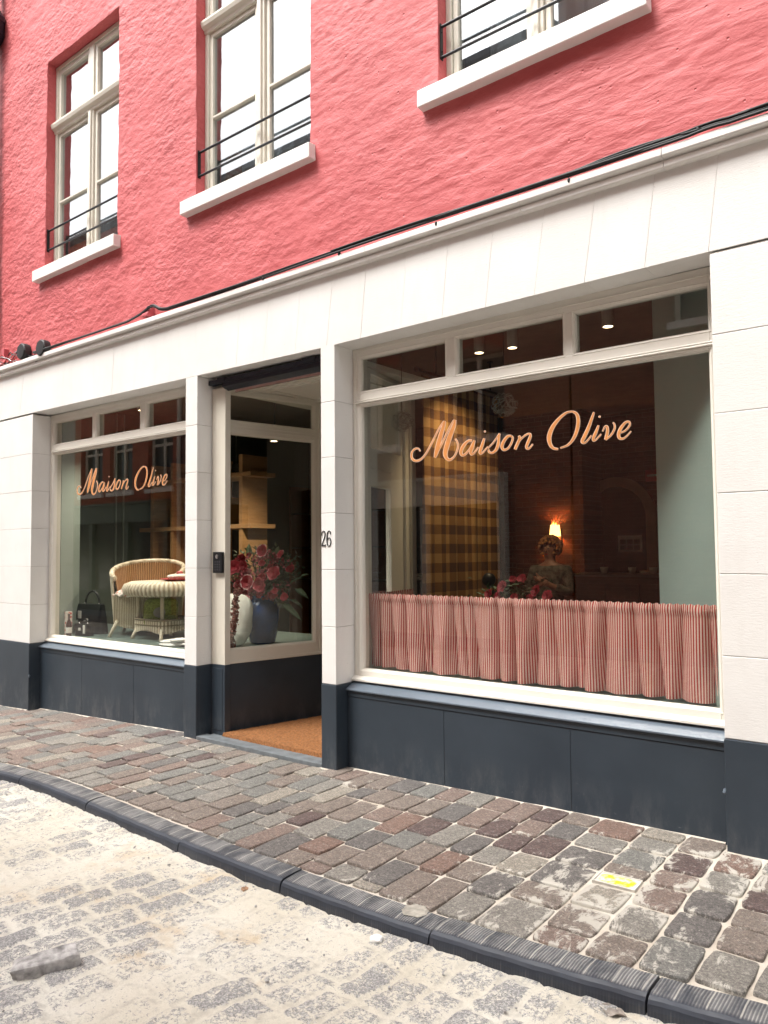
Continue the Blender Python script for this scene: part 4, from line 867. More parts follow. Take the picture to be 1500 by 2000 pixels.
# ------------------------------------------------------------------ curtains
def gathered(x0, x1, zt0, zb0, amp, nf, seed, yb=0.0, nu=900, nv=26, flare=1.0, head=.03):
    r_ = random.Random(seed); bnd = [x0-.1]
    while bnd[-1] < x1+.1: bnd.append(bnd[-1]+r_.uniform(.35, 1.45)/nf)
    bnd = np.array(bnd); dep = np.array([r_.uniform(.45, 1)*min(1, (b2-a2)*nf) for a2, b2 in zip(bnd[:-1], bnd[1:])]); lean = np.array([r_.uniform(-.035, .035) for _ in bnd]); shp = np.array([r_.uniform(.35, .65) for _ in dep])
    def folds(x, t):
        bb = np.sort(bnd+lean*(t**1.3)); i = np.clip(np.searchsorted(bb, x)-1, 0, len(dep)-1); f_ = np.clip((x-bb[i])/(bb[i+1]-bb[i]), 0, 1)
        f_ = np.where(f_ < shp[i], f_/shp[i]*.5, .5+(f_-shp[i])/(1-shp[i])*.5)
        return 1-2*dep[i]*np.sin(f_*math.pi)**.75+.12*np.sin(x*60+t*4)*t
    ks = [(r_.uniform(.6, 1.6)*nf, r_.uniform(0, 6.3), r_.uniform(.4, 1)) for _ in range(5)]; xs_ = np.linspace(x0, x1, nu+1); V = []; U = []
    for j in range(nv+1):
        t = j/nv; x = xs_; s = folds(x, t)
        fine = np.sin(x*2*math.pi*nf*3.1+np.sin(x*9)*2); e_ = max(0, 1-t/.09)
        y = yb+amp*(.35+.65*min(1, t*1.7)*flare)*s*(1-.6*e_)+.006*e_*fine
        z = zt0+(zb0-zt0)*t+.010*np.sin(x*13+seed)*(t)+.007*s*t+(.0035*fine*(1 if j == 0 else 0))
        if head and 0 < t < .11: y = y-.010*math.sin(t/.11*math.pi)
        V.append(np.stack([x, y, z], -1)); dl = np.sqrt(np.diff(x)**2+np.diff(y)**2); U.append(np.concatenate([[0], np.cumsum(dl)]))
    um = np.mean(U, 0); U = [um for u in U]
    V = np.concatenate(V); I = np.arange(len(V)).reshape(nv+1, nu+1); Q = np.stack([I[:-1, :-1], I[:-1, 1:], I[1:, 1:], I[1:, :-1]], -1).reshape(-1, 4); return V, Q, np.concatenate(U)
V, Q, U = gathered(-3.70, -1.108, 1.236, .680, .050, 7.5, 3, .350); V[:, 2] = np.where(V[:, 2] < .700, .700+.3*(V[:, 2]-.700), V[:, 2])
cc = thing('cafe_curtain', 'gathered red and white striped cafe curtain along the bottom of the right window', 'curtain', (0, 0, 0))
np_mesh('curtain_cloth', V, Q, M['stripe'], {'u': U}, parent=cc)
a = MB(); a.tube([(-3.71, .43, 1.215), (-1.12, .43, 1.215)], .005, 8); a.build('rod', M['black'], cc)
V, Q, U = gathered(0, .72, 1.232, .75, .016, 7, 9, 0, 260, 14)
P = np.array([loc_r(.20+s, -.09-y, z) for s, y, z in V]); np_mesh('return_cloth', P, Q, M['stripe'], {'u': U}, parent=cc)
cq = thing('check_curtain', 'tall gold and brown check curtain hanging from a black rod inside the right window', 'curtain', (0, 0, 0))
V, Q, U = gathered(1.22, 2.55, 3.08, .03, .040, 7.0, 5, 0, 420, 20, head=0); cxp = -3.80
np_mesh('curtain_cloth', np.stack([cxp-V[:, 1], V[:, 0], V[:, 2]], -1), Q, M['plaid'], {'u': U, 'v': V[:, 2]}, parent=cq)
a = MB(); a.tube([(cxp, 1.16, 3.12), (cxp, 2.52, 3.12)], .014, 8); a.ball((cxp, 1.15, 3.12), .026); a.tube([(cxp, 1.45, 3.12), (cxp, 1.45, CE)], .008, 6); a.tube([(cxp, 2.4, 3.12), (cxp, 2.4, CE)], .008, 6)
a.lathe([(.0, -.01), (.03, -.008), (.03, 0), (.0, 0)], (cxp, 2.4, CE-.002), 12); a.build('curtain_rod', M['black'], cq)

# ------------------------------------------------------------------ display things, left window
PZ = .655
def wick(m, fn, nu, nv, ribs, amp=.006):
    def g2(u, v):
        p, n = fn(u, v); r_ = math.cos(u*ribs*2*math.pi); q = Vector(p)+Vector(n)*amp*r_; tn.append(.5+.5*r_*.8+random.uniform(-.15, .15)); return tuple(q)
    tn = []; o = len(m.tone); m.grid(g2, nu, nv); m.tone[o:] = [min(1, max(0, x)) for x in tn]
chp = thing('wicker_armchair', 'low barrel wicker armchair, honey coloured inside, in the left shop window', 'armchair', (-7.45, 1.0, PZ)); chp.rotation_euler = (0, 0, math.radians(42))
Rr = .37
def hback(a): return .50+.31*(.5+.5*math.cos(a))**.55     # a=0 at the back
def barrel(u, v, r, z0, fz_):
    a = (u-.5)*2*math.radians(128); z = z0+(fz_(a)-z0)*v; rr = r*(1+.04*v)-.03*(1-v); x = rr*math.sin(a)*1.06; y = rr*math.cos(a); return (x, y, z), (math.sin(a), math.cos(a), 0)
m = MB(); wick(m, lambda u, v: barrel(u, v, Rr, .12, hback), 520, 10, 62); m.build('outer_shell', M['wickerl'], chp, smooth=True)
m = MB(); wick(m, lambda u, v: barrel(u, v, Rr-.035, .36, hback), 520, 10, 62); m.build('inner_back', M['wickero'], chp, smooth=True)
m = MB(); m.tube([((Rr-.015)*1.1*math.sin(a), (Rr-.015)*1.04*math.cos(a), hback(a)) for a in np.linspace(-math.radians(128), math.radians(128), 60)], .028, 10); m.tone = [random.random() for _ in m.tone]; m.build('rolled_rim', M['wickerl'], chp, smooth=True)
def apron(u, v):
    a = math.radians(232)*(u-.5)/1.0; e0 = math.radians(128); x0_ = Rr*1.06*math.sin(e0); y0_ = Rr*math.cos(e0); x = -x0_+2*x0_*u; y = y0_-.10*math.cos((u-.5)*math.pi)-.03*v; z = .12+.33*v-(.04*math.sin(u*math.pi) if v < .01 else 0); return (x, y, z), (0, -1, 0)
m = MB(); wick(m, apron, 300, 8, 30); m.build('front_skirt', M['wickerl'], chp, smooth=True)
for sx_, sy2 in ((-1, -1), (1, -1), (-1, 1), (1, 1)):
    m = MB(); m.tube([(.27*sx_, .17*sy2-.08*(sy2 < 0), .16), (.33*sx_, .22*sy2-.12*(sy2 < 0), .0)], [.022, .018], 8); m.tone = [.7]*len(m.tone); m.build('leg', M['wickerl'], chp, smooth=True)
m = MB(); m.lathe([(.0, .40), (Rr-.05, .40), (Rr-.05, .43), (.0, .43)], (0, 0, 0), 28); m.build('seat', M['wickerl'], chp)
cu = thing('seat_cushion', 'red and white patterned cushion on the wicker armchair seat', 'cushion', (-7.44, .84, PZ+.43)); cm, ct_, cb_ = nodes('red_white_pattern')
vo = N(ct_, 'ShaderNodeTexVoronoi'); vo.inputs['Scale'].default_value = 26; ct_.links.new(coords(ct_), vo.inputs['Vector']); ct_.links.new(ramp(ct_, vo.outputs['Distance'], [(.25, (.55, .04, .03)), (.45, (.75, .68, .62))]), cb_.inputs['Base Color']); cb_.inputs['Roughness'].default_value = .9
m = MB(); m.ball((0, 0, .035), (.25, .22, .05), 26, 12, jit=.03); m.build('cushion_body', cm, cu, smooth=True)
m = MB(); m.tube([(.255*math.cos(t)*(1+.03*math.sin(9*t)), .225*math.sin(t)*(1+.03*math.sin(9*t)), .02+.012*math.sin(14*t)) for t in np.linspace(0, 2*math.pi, 80)], .014, 6); m.build('frill', cm, cu, smooth=True)
tb = thing('wicker_table', 'round wicker table with a lower basket shelf in the left shop window', 'table', (-6.88, .84, PZ))
m = MB(); tp = [(.0, .61), (.36, .605), (.43, .58), (.455, .53), (.44, .475), (.40, .455), (.0, .455)]; m.lathe(tp, (0, 0, 0), 420, fn=lambda a, z: 1+.012*math.cos(60*a)); m.tone = [.5+.4*math.cos(60*(2*math.pi*(i % 420)/420))+random.uniform(-.1, .1) for i in range(len(m.tone))]; m.build('tabletop', M['wickerl'], tb, smooth=True)
for i, (x, y) in enumerate(((-.2, -.2), (.2, -.2), (-.26, .16), (.26, .16))):
    m = MB(); m.tube([(x, y, .2), (x*1.05, y*1.05, .45)], .02, 8); m.tube([(x*1.25, y*1.25, .0), (x*1.2, y*1.2, .04), (x*1.05, y*1.05, .12)], [.026, .018, .022], 8); m.tone = [.75]*len(m.tone); m.build('leg', M['wickerl'], tb, smooth=True)
def bask(u, v):
    a = u*2*math.pi; q = (abs(math.cos(a))**5+abs(math.sin(a))**5)**(-1/5); x = .28*q*math.cos(a); y = .25*q*math.sin(a); sc = .035*(1-math.cos(4*a+math.pi))/2
    z = .07+.14*v+(sc if v < .01 else 0); return (x, y, z), (math.cos(a), math.sin(a), 0)
m = MB(); wick(m, bask, 360, 6, 54, .005); m.tube([tuple(bask(u, 1)[0]) for u in np.linspace(0, 1, 60)], .012, 6); m.tube([tuple((bask(u, 1)[0][0], bask(u, 1)[0][1], .155)) for u in np.linspace(0, 1, 60)], .008, 6); m.box(-.26, .26, -.23, .23, .09, .10); m.build('basket_shelf', M['wickerl'], tb, smooth=True)
gc = thing('green_cushion', 'green floral cushion with a grey oval on the basket shelf of the table', 'cushion', (-6.80, .70, PZ+.12)); gc.rotation_euler = (math.radians(-8), 0, math.radians(38))
m = MB()
def sq(u, v):
    a = u*2*math.pi; b2 = (v-.5)*math.pi; c4 = lambda x, p: math.copysign(abs(x)**p, x)
    return (.18*c4(math.cos(a), .35)*c4(math.cos(b2), .5), .05*math.sin(b2), .16+.15*c4(math.sin(a), .35)*c4(math.cos(b2), .5))
m.grid(sq, 40, 14); m.build('cushion_body', M['green'], gc, smooth=True)
m = MB(); m.ball((0, -.050, .16), (.065, .006, .055), 20, 6); m.build('oval_patch', M['greyoval'], gc, smooth=True)
pl = thing('plate_of_linen', 'folded pale and red cloths on a dark red plate on the wicker table', 'plate', (-6.72, .84, PZ+.612))
m = MB(); m.lathe([(.0, 0), (.10, .0), (.17, .018), (.165, .022), (.0, .008)], (0, 0, 0), 30); m.build('plate', M['redp'], pl, smooth=True)
m = MB(); m.ball((-.04, 0, .035), (.08, .07, .03), 16, 8, jit=.08); m.ball((.06, .02, .04), (.07, .07, .03), 16, 8, jit=.08); m.build('cloth', M['linen'], pl, smooth=True)
m = MB(); m.ball((-.01, .05, .075), (.045, .03, .022), 12, 6, jit=.1); m.build('red_cloth', M['redp'], pl, smooth=True)
def bag(name, label, loc, w, d_, h, rz, hh, tags):
    t = thing(name, label, 'handbag', loc); t.rotation_euler = (0, 0, math.radians(rz)); m = MB()
    def bf(u, v):
        a = u*2*math.pi; c4 = lambda x, p: math.copysign(abs(x)**p, x); k = 1-.14*v+.05*math.sin(v*math.pi); return (w/2*k*c4(math.cos(a), .45), d_/2*(1-.55*v)*c4(math.sin(a), .5), h*v)
    m.grid(bf, 40, 10); m.add([bf(i/20, 1) for i in range(20)], [tuple(range(20))]); m.build('body', M['leather'], t, smooth=True)
    m = MB(); m.grid(lambda u, v: ((u-.5)*w*.9, -d_/2*(1-.55*(1-.55*v))-.010-.01*math.sin(v*3), h*(1-.55*v)-.05*h*math.sin(u*math.pi)*v*-1), 12, 8); m.build('flap', M['leather'], t, smooth=True)
    m = MB(); m.tube([(w*.28*math.cos(a)*(1 if True else 1), 0, h*.98+hh*math.sin(a)) for a in np.linspace(math.pi, 0, 20)], .012 if hh > .1 else .009, 8); m.build('handle', M['leather'], t, smooth=True)
    m = MB()
    for (x, z, a, b2) in tags: m.box(x, x+a, -d_/2-.016, -d_/2-.006, z, z+b2)
    m.build('label_tag', M['paper'], t, bevel=.001)
    m = MB()
    for x in (-w*.28, w*.28): m.ball((x, -.01, h*1.0), .013, 8, 6)
    m.ball((0, -d_/2*.8, h*.5), (.018, .01, .012), 8, 6); m.build('buckle', M['steel'], t, smooth=True); return t
pB = fz(172, 1232, PZ); bag('handbag', 'large black leather handbag with white tags, in the left window', (-8.02, .66, PZ+.0), .42, .16, .33, 8, .15, [(-.13, .17, .05, .085), (-.03, .14, .028, .03), (.01, .14, .028, .03)])
bag('handbag', 'small black handbag in front of the large one, in the left window', (-7.86, .47, PZ), .25, .10, .13, 6, .05, [(.06, .03, .028, .09), (-.02, .06, .03, .03)])
bt = thing('patterned_box', 'narrow red and white floral box in the left corner of the left window', 'box', (-8.02, .37, PZ)); m = MB(); m.box(-.028, .028, -.03, .03, 0, .26); m.build('carton', cm, bt, bevel=.002)
bo = thing('bottle', 'dark bottle with white label beside the floral box', 'bottle', (-7.955, .34, PZ)); m = MB(); m.lathe([(.0, 0), (.028, .0), (.03, .02), (.03, .12), (.024, .15), (.010, .18), (.010, .235), (.012, .24), (.0, .24)], (0, 0, 0), 18); m.build('glass_body', pm('dark_red_glass', (.05, .01, .01), .1), bo, smooth=True); m = MB(); m.lathe([(.0305, .035), (.0308, .036), (.0308, .095), (.0305, .096)], (0, 0, 0), 18); m.build('label_sheet', M['paper'], bo, smooth=True)
tw = MB()
for k in range(5): tw.ball((random.uniform(-.16, .16), random.uniform(-.05, .05), .012+.012*k), (.16-.02*k, .10, .018), 18, 7, jit=.12)
o = tw.build('folded_towels', M['paper'], smooth=True); o.location = (-6.28, .46, PZ); tag(o, 'crumpled white towels lying on the left window platform by the pillar', 'towel')

# ------------------------------------------------------------------ display things, doorway window
def petal_flower(m, c, r, n1=6, up_=(0, -.4, .6), seed=0, tones=(.25, 1.0)):
    rr = random.Random(seed); q = Vector(up_).normalized().to_track_quat('Z', 'Y')
    for ring_, (k, rad, tilt) in enumerate(((4, .40, 1.25), (5, .68, .85), (n1, 1.0, .45))):
        for i in range(k):
            a0 = 2*math.pi*(i+.5*(ring_ % 2))/k+rr.uniform(-.2, .2); L = r*rad*rr.uniform(.9, 1.1); Wd = L*.62; vs = []; tn = []
            for a in range(4):
                t = a/3
                for b2 in range(5):
                    s_ = (b2-2)/2; w_ = Wd*math.sin(math.pi*min(.92, .18+t*.72)); x_ = L*t; y_ = w_*s_; z_ = L*(math.sin(tilt)*t-.25*t*t*(1 if t > .6 else .3))+.16*L*s_*s_+rr.uniform(-.02, .02)*L
                    x_ = x_*math.cos(tilt*.75); p = Vector((x_*math.cos(a0)-y_*math.sin(a0), x_*math.sin(a0)+y_*math.cos(a0), z_)); p = q @ p
                    vs.append((c[0]+p.x, c[1]+p.y, c[2]+p.z)); tn.append(tones[0]+(tones[1]-tones[0])*(t**2.2 if ring_ == 2 else .35*t)+rr.uniform(-.06, .06))
            o = len(m.v); m.add(vs, [(i2*5+j2, i2*5+j2+1, (i2+1)*5+j2+1, (i2+1)*5+j2) for i2 in range(3) for j2 in range(4)]); m.tone[o:] = tn
def leaf(m, p, d_, L, w_, tone):
    d_ = Vector(d_).normalized(); s_ = d_.cross(Vector((random.uniform(-.5, .5), random.uniform(-.5, .5), 1))).normalized(); n = d_.cross(s_); p = Vector(p); m.cur = tone
    m.add([p, p+d_*L*.35+s_*w_-n*.1*L, p+d_*L*.35-s_*w_-n*.1*L, p+d_*L*.72+s_*w_*.7, p+d_*L*.72-s_*w_*.7, p+d_*L+n*.12*L, p+d_*L*.35+n*.02*L, p+d_*L*.72+n*.05*L], [(0, 1, 6), (0, 6, 2), (1, 3, 7, 6), (6, 7, 4, 2), (3, 5, 7), (7, 5, 4)])
def at_plane(u, v, y): p = fy(u, v, y); return (p.x, p.y, p.z)
VY = 1.12; vb_ = fz(513, 1253, PZ); vx = fy(513, 1250, VY).x
va = thing('flower_vase', 'blue glazed vase with burgundy and red flowers in the doorway window', 'vase', (0, 0, 0))
m = MB(); sc = 1.0
m.lathe([(.0, 0), (.115, 0), (.128, .02), (.150, .12), (.165, .24), (.166, .32), (.145, .39), (.105, .43), (.100, .45), (.112, .465), (.102, .47), (.090, .44), (.0, .42)], (vx, VY, PZ), 40); m.build('vase_body', M['vase'], va, smooth=True)
m = MB(); cx0, cz0 = fy(515, 1130, VY).x, fy(515, 1130, VY).z
for i in range(900):
    a = random.uniform(0, 2*math.pi); r_ = random.random()**.5; p = (cx0+.47*r_*math.cos(a), VY+.22*r_*math.sin(a*1.7)*random.random(), cz0+.29*r_*math.sin(a)+random.uniform(-.04, .04)); dd = (p[0]-cx0+random.uniform(-.2, .2), random.uniform(-.4, .1), p[2]-cz0+.1+random.uniform(-.2, .3)); leaf(m, p, dd, random.uniform(.028, .055), random.uniform(.010, .020), random.random()**1.4)
for (u, v, du, dv) in ((560, 1170, 590, 1182), (575, 1150, 600, 1165), (548, 1178, 585, 1205), (583, 1130, 600, 1120), (487, 1090, 486, 1064), (566, 1140, 590, 1125), (535, 1090, 545, 1068)):
    a_ = Vector(at_plane(u, v, VY)); b2 = Vector(at_plane(du, dv, VY)); leaf(m, a_, b2-a_, (b2-a_).length*1.1, .035, .8)
for i in range(24):
    a = random.uniform(-1.3, 1.3); m.cur = .2; m.tube([(vx, VY, PZ+.42), (vx+.15*math.sin(a), VY, PZ+.56), (vx+.36*math.sin(a), VY+random.uniform(-.1, .1), cz0+.22*math.cos(a))], .004, 4)
m.build('foliage', M['leaf'], va)
m = MB()
for i in range(1900):
    a = random.uniform(0, 2*math.pi); r_ = random.random()**.6; x_ = cx0-.03+.44*r_*math.cos(a); z_ = cz0+.03+.26*r_*math.sin(a); sp_ = fbm(np.array([x_*9]), np.array([z_*9]), 2, 3)[0]
    if sp_ < .36: continue
    m.cur = random.random(); m.ball((x_, VY-.16*(1-r_*r_)+random.uniform(-.05, .05), z_), random.uniform(.006, .014), 5, 4, jit=.3)
o = m.build('small_blossoms', M['berry'], va); o['kind'] = 'stuff'
for i, (u, v, r_, tn) in enumerate(((513, 1076, .075, (.4, 1.05)), (484, 1137, .085, (.3, 1.15)), (459, 1107, .08, (.5, .85)), (536, 1120, .08, (.4, .9)), (549, 1083, .05, (.6, .9)), (508, 1142, .08, (.3, .85)), (556, 1167, .05, (.5, .75)), (483, 1172, .055, (.6, .95)), (568, 1112, .05, (.2, .7)), (512, 1100, .04, (.3, .9)), (537, 1155, .035, (.4, .9)))):
    m = MB(); petal_flower(m, at_plane(u, v, VY-.20), r_*.9, 7, (random.uniform(-.3, .6), -.8, random.uniform(0, .5)), i, tn); m.build('flower', M['petal'], va, smooth=True)
for i in range(44):
    a = random.uniform(0, 2*math.pi); r_ = random.random()**.5; m = MB(); q_ = .55+.35*random.random(); petal_flower(m, (cx0-.02+.40*r_*math.cos(a), VY-.10-.08*random.random(), cz0+.02+.23*r_*math.sin(a)), random.uniform(.028, .052), 6, (random.uniform(-.7, .7), -.8, random.uniform(-.2, .7)), 80+i, (.2, q_)); m.build('flower', M['petal'], va, smooth=True)
m = MB(); pa = [(463, 1150), (460, 1180), (458, 1205), (454, 1230), (450, 1252), (451, 1266)]; pa = [at_plane(u, v, .62) for u, v in pa]; pa = smooth_stroke(pa, 12)
for i, p in enumerate(pa):
    t = i/len(pa); w_ = .022+.022*t
    for k in range(9): m.cur = random.random(); m.ball((p[0]+random.uniform(-w_, w_), p[1]+random.uniform(-w_, w_), max(p[2]+random.uniform(-.012, .012), PZ+.012)), random.uniform(.006, .011), 5, 4)
o = m.build('hanging_amaranth', M['amar'], va); o['kind'] = 'stuff'
pw = thing('throw_pillow', 'white linen pillow leaning behind the hanging amaranth in the doorway window', 'pillow', (fy(455, 1255, .80).x, .80, PZ)); m = MB()
def pil(u, v):
    a = u*2*math.pi; b2 = (v-.5)*math.pi; c4 = lambda x, p: math.copysign(abs(x)**p, x); ex = 1+.10*abs(math.cos(2*a))
    x_ = .25*c4(math.cos(a), .7)*c4(math.cos(b2), .8); z_ = .25+.25*c4(math.sin(a), .7)*c4(math.cos(b2), .8); y_ = .10*math.sin(b2)+.006*math.sin(x_*40+z_*30); return (x_, y_+.12*(z_-.25)*1.0, z_)
m.grid(pil, 56, 24); m.build('pillow_body', M['linen'], pw, smooth=True)

# ------------------------------------------------------------------ dining room things, right window
p = at_plane(1086, 1037, 5.28); sc_ = thing('wall_sconce', 'lit wall lamp with coral-like branches on the brick pier', 'wall lamp', (p[0], 5.35, p[2]))
m = MB(); m.lathe([(.075, -.07), (.06, .08)], (0, -.10, 0), 20); m.f = m.f[:20]; m.m = m.m[:20]; m.build('lamp_shade', M['warmglow'], sc_, smooth=True)
m = MB(); m.box(-.05, .05, -.03, 0, -.14, .03); m.tube([(0, -.02, -.1), (0, -.10, -.10), (0, -.10, -.05)], .010, 6); m.build('bracket', M['woodd'], sc_)
m = MB()
for i in range(11):
    a = random.uniform(-.9, 1.1); l_ = random.uniform(.1, .2); s_ = 1 if i < 7 else -1; pts = [(.05*math.sin(a), -.12, .05*s_), (.09*math.sin(a)+.04, -.14, s_*(.05+l_*.5)), (.17*math.sin(a)+.06, -.12, s_*(.05+l_*.95))]; m.tube(pts, [.009, .006, .002], 5)
m.build('coral_branches', M['branch'], sc_)
lp = bpy.data.lights.new('sconce_bulb', 'POINT'); lp.energy = 5; lp.color = (1, .45, .15); lp.shadow_soft_size = .04; lo = bpy.data.objects.new('sconce_light', lp); S.collection.objects.link(lo); lo.parent = sc_; lo.location = (0, -.12, .02)
# counter
ctp = thing('bar_counter', 'dark bar counter with stone top in front of the arch', 'counter', (0, 0, 0)); yc = 4.6; x0 = fy(1112, 1120, yc).x; x1 = -1.0; zc = fy(1200, 1121, yc).z
m = MB(); m.box(x0, x1, yc, yc+.6, zc-.035, zc); m.build('counter_top', M['counter'], ctp, bevel=.004); m = MB(); m.box(x0+.06, x1, yc+.05, yc+.55, .012, zc-.036)
for i in range(5): m.box(x0+.12+.4*i, x0+.44+.4*i, yc+.03, yc+.051, .15, zc-.12)
m.build('counter_front', M['woodd'], ctp)
for i, (u, lb) in enumerate(((1180, 'leftmost pale cup on the bar counter'), (1235, 'pale cup in the middle of the bar counter'), (1262, 'stacked pale saucers on the bar counter'), (1276, 'rightmost pale cup on the bar counter'))):
    m = MB(); prf = [(.0, 0), (.03, 0), (.045, .05), (.047, .075), (.043, .075), (.028, .008), (.0, .008)] if 'cup' in lb else [(.0, 0), (.05, 0), (.08, .012), (.06, .02), (.082, .03), (.06, .036), (.0, .036)]
    m.lathe(prf, (0, 0, 0), 20); o = m.build('cup' if 'cup' in lb else 'saucer_stack', M['linen'], smooth=True); o.location = (fy(u, 1110, yc+.2).x, yc+.2, zc); tag(o, lb, 'cup' if 'cup' in lb else 'saucers', 'crockery on the bar counter')
# flowers on the table by the window
FY = 1.05; tbl = thing('window_table', 'dark dining table behind the striped curtain', 'table', (-2.75, FY, .012)); m = MB(); m.lathe([(.0, .93), (.42, .93), (.43, .945), (.42, .96), (.0, .96)], (0, 0, 0), 30); m.build('tabletop', M['woodd'], tbl); m = MB(); m.tube([(0, 0, 0), (0, 0, .93)], .04, 10); m.lathe([(.0, 0), (.25, 0), (.24, .03), (.0, .04)], (0, 0, 0), 20); m.build('pedestal', M['black'], tbl)
fl = thing('table_bouquet', 'low bouquet of scarlet flowers just above the striped curtain', 'flowers', (0, 0, 0)); m = MB()
for i in range(260):
    u = random.gauss(1008, 32); v = random.gauss(1163, 14)
    p = at_plane(u, v, FY+random.uniform(-.1, .1)); p = (p[0], p[1], max(p[2], 1.05)); leaf(m, p, (random.uniform(-1, 1), -.3, random.uniform(-.3, 1)), random.uniform(.03, .07), .014, random.random())
for u, v in ((998, 1143), (1010, 1140), (985, 1146)): leaf(m, at_plane(u, v, FY-.12), (.8, 0, .15), .07, .028, 1.0)
m.build('foliage', M['leaf'], fl)
for i, (u, v, r_) in enumerate(((982, 1146, .048), (1021, 1131, .042), (955, 1160, .04), (1048, 1155, .048), (1070, 1165, .045), (973, 1166, .042), (1005, 1166, .03), (1036, 1168, .035), (1002, 1132, .03))):
    m = MB(); petal_flower(m, at_plane(u, v, FY-.10), r_, 6, (random.uniform(-.4, .4), -.8, .4), 50+i, (.3, .62)); m.build('flower', M['petal'], fl, smooth=True)
m = MB(); p = at_plane(1010, 1185, FY); m.lathe([(.0, 0), (.07, 0), (.09, .08), (.08, .15), (.0, .15)], (p[0], FY, .972), 20); m.build('bowl', M['vase'], fl, smooth=True)
gl_ = thing('globe_lamp', 'small black globe lamp left of the scarlet bouquet', 'lamp', (fy(955, 1137, 1.4).x, 1.4, .012)); m = MB(); zc2 = fy(955, 1135, 1.4).z; m.ball((0, 0, zc2), .058, 18, 12); m.build('globe', M['black'], gl_, smooth=True); m = MB(); m.tube([(0, 0, 0), (0, 0, zc2-.05)], .010, 8); m.lathe([(.0, 0), (.12, 0), (.12, .015), (.0, .02)], (0, 0, 0), 20); m.build('stand', M['black'], gl_)
def twigball(u, v, y, lb):
    p = at_plane(u, v, y); t = thing('twig_pendant', lb, 'pendant lamp', (p[0], y, p[2]), 'dried twig pendants behind the glass'); m = MB()
    for i in range(46):
        a = Vector((random.gauss(0, 1), random.gauss(0, 1), random.gauss(0, .8))).normalized(); b2 = a.cross(Vector((random.gauss(0, 1), random.gauss(0, 1), random.gauss(0, 1)))).normalized(); R0 = .075; pts = [(a*math.cos(q)+b2*math.sin(q))*R0*random.uniform(.8, 1.25) for q in np.linspace(0, 1.6, 5)]; m.tube([(x*1.15, y_, z) for x, y_, z in pts], .0022, 4)
    m.build('twig_ball', M['twig'], t); m = MB(); m.tube([(0, 0, .08), (0, 0, CE-p[2])], .003, 5); m.build('cord', M['black'], t)
twigball(785, 823, .80, 'pale dried twig pendant at the left of the right window lettering'); twigball(985, 790, .80, 'pale dried twig pendant above the word Maison')

# person behind the curtain
PX, PYY = fy(1075, 1100, 3.0).x, 3.0
pe_ = thing('person', 'person with wavy blond hair and grey patterned blouse standing below the wall lamp', 'person', (PX, PYY, .012))
def skin_obj(name, verts, edges, radii, mat, parent, root=0, sub=1):
    me = bpy.data.meshes.new(name); me.from_pydata(verts, edges, []); me.materials.append(mat); o = bpy.data.objects.new(name, me); S.collection.objects.link(o); o.parent = parent
    sk = o.modifiers.new('skin', 'SKIN'); sk.use_smooth_shade = True
    if not me.skin_vertices: me.attributes  # layer is created with the modifier
    bm = bmesh.new(); bm.from_mesh(me); ly = bm.verts.layers.skin.verify(); bm.verts.ensure_lookup_table()
    for i, v in enumerate(bm.verts): r_ = radii[i]; v[ly].radius = r_ if isinstance(r_, tuple) else (r_, r_); v[ly].use_root = (i == root)
    bm.to_mesh(me); bm.free(); ss_ = o.modifiers.new('sub', 'SUBSURF'); ss_.levels = sub; ss_.render_levels = sub; return o
bv = [(0, 0, .92), (0, 0, 1.08), (0, 0, 1.24), (0, 0, 1.36), (0, -.005, 1.43), (0, -.01, 1.50), (0, -.012, 1.56), (0, -.005, 1.60),
      (-.17, 0, 1.335), (-.225, -.03, 1.10), (-.06, -.20, 1.17), (.02, -.22, 1.22), (.17, 0, 1.335), (.225, -.03, 1.10), (.07, -.20, 1.20), (-.01, -.23, 1.26),
      (-.09, 0, .88), (-.10, -.01, .50), (-.10, .02, .09), (-.10, -.12, .03), (.09, 0, .88), (.10, -.01, .50), (.10, .02, .09), (.10, -.12, .03)]
be = [(0, 1), (1, 2), (2, 3), (3, 4), (4, 5), (5, 6), (6, 7), (3, 8), (8, 9), (9, 10), (10, 11), (3, 12), (12, 13), (13, 14), (14, 15), (0, 16), (16, 17), (17, 18), (18, 19), (0, 20), (20, 21), (21, 22), (22, 23)]
br_ = [(.13, .09), (.11, .08), (.13, .09), (.10, .075), .048, (.062, .07), (.075, .09), (.055, .07), .05, .042, .030, (.032, .014), .05, .042, .030, (.032, .014), .075, .052, .036, (.036, .025), .075, .052, .036, (.036, .025)]
for hx, hy, hz, dx_ in ((.02, -.22, 1.22, 1), (-.01, -.23, 1.26, -1)):
    hb = 11 if dx_ == 1 else 15
    for k in range(5):
        ofz = .022-.014*k; L_ = (.05, .062, .066, .060, .045)[k]; i0 = len(bv)
        if k == 0: bv += [(hx+dx_*.012, hy-.012, hz+.035), (hx+dx_*.028, hy-.018, hz+.055)]
        else: bv += [(hx+dx_*L_*.6, hy-.012, hz+ofz+.01), (hx+dx_*L_, hy+.004, hz+ofz)]
        be += [(hb, i0), (i0, i0+1)]; br_ += [.0095, .008]
skin_obj('body', bv, be, br_, M['skin'], pe_)
m = MB()
for s_ in (-1, 1): m.ball((.026*s_, -.092, 1.555), (.010, .005, .006), 8, 6)
m.build('eyes', M['darkw'], pe_, smooth=True)
m = MB(); m.tube([(0, -.088, 1.56), (0, -.108, 1.53), (0, -.092, 1.522)], [.006, .010, .008], 6); m.build('nose', M['skin'], pe_, smooth=True)
m = MB(); m.ball((0, -.086, 1.498), (.020, .006, .006), 8, 5); m.build('mouth', M['redp'], pe_, smooth=True)
m = MB()
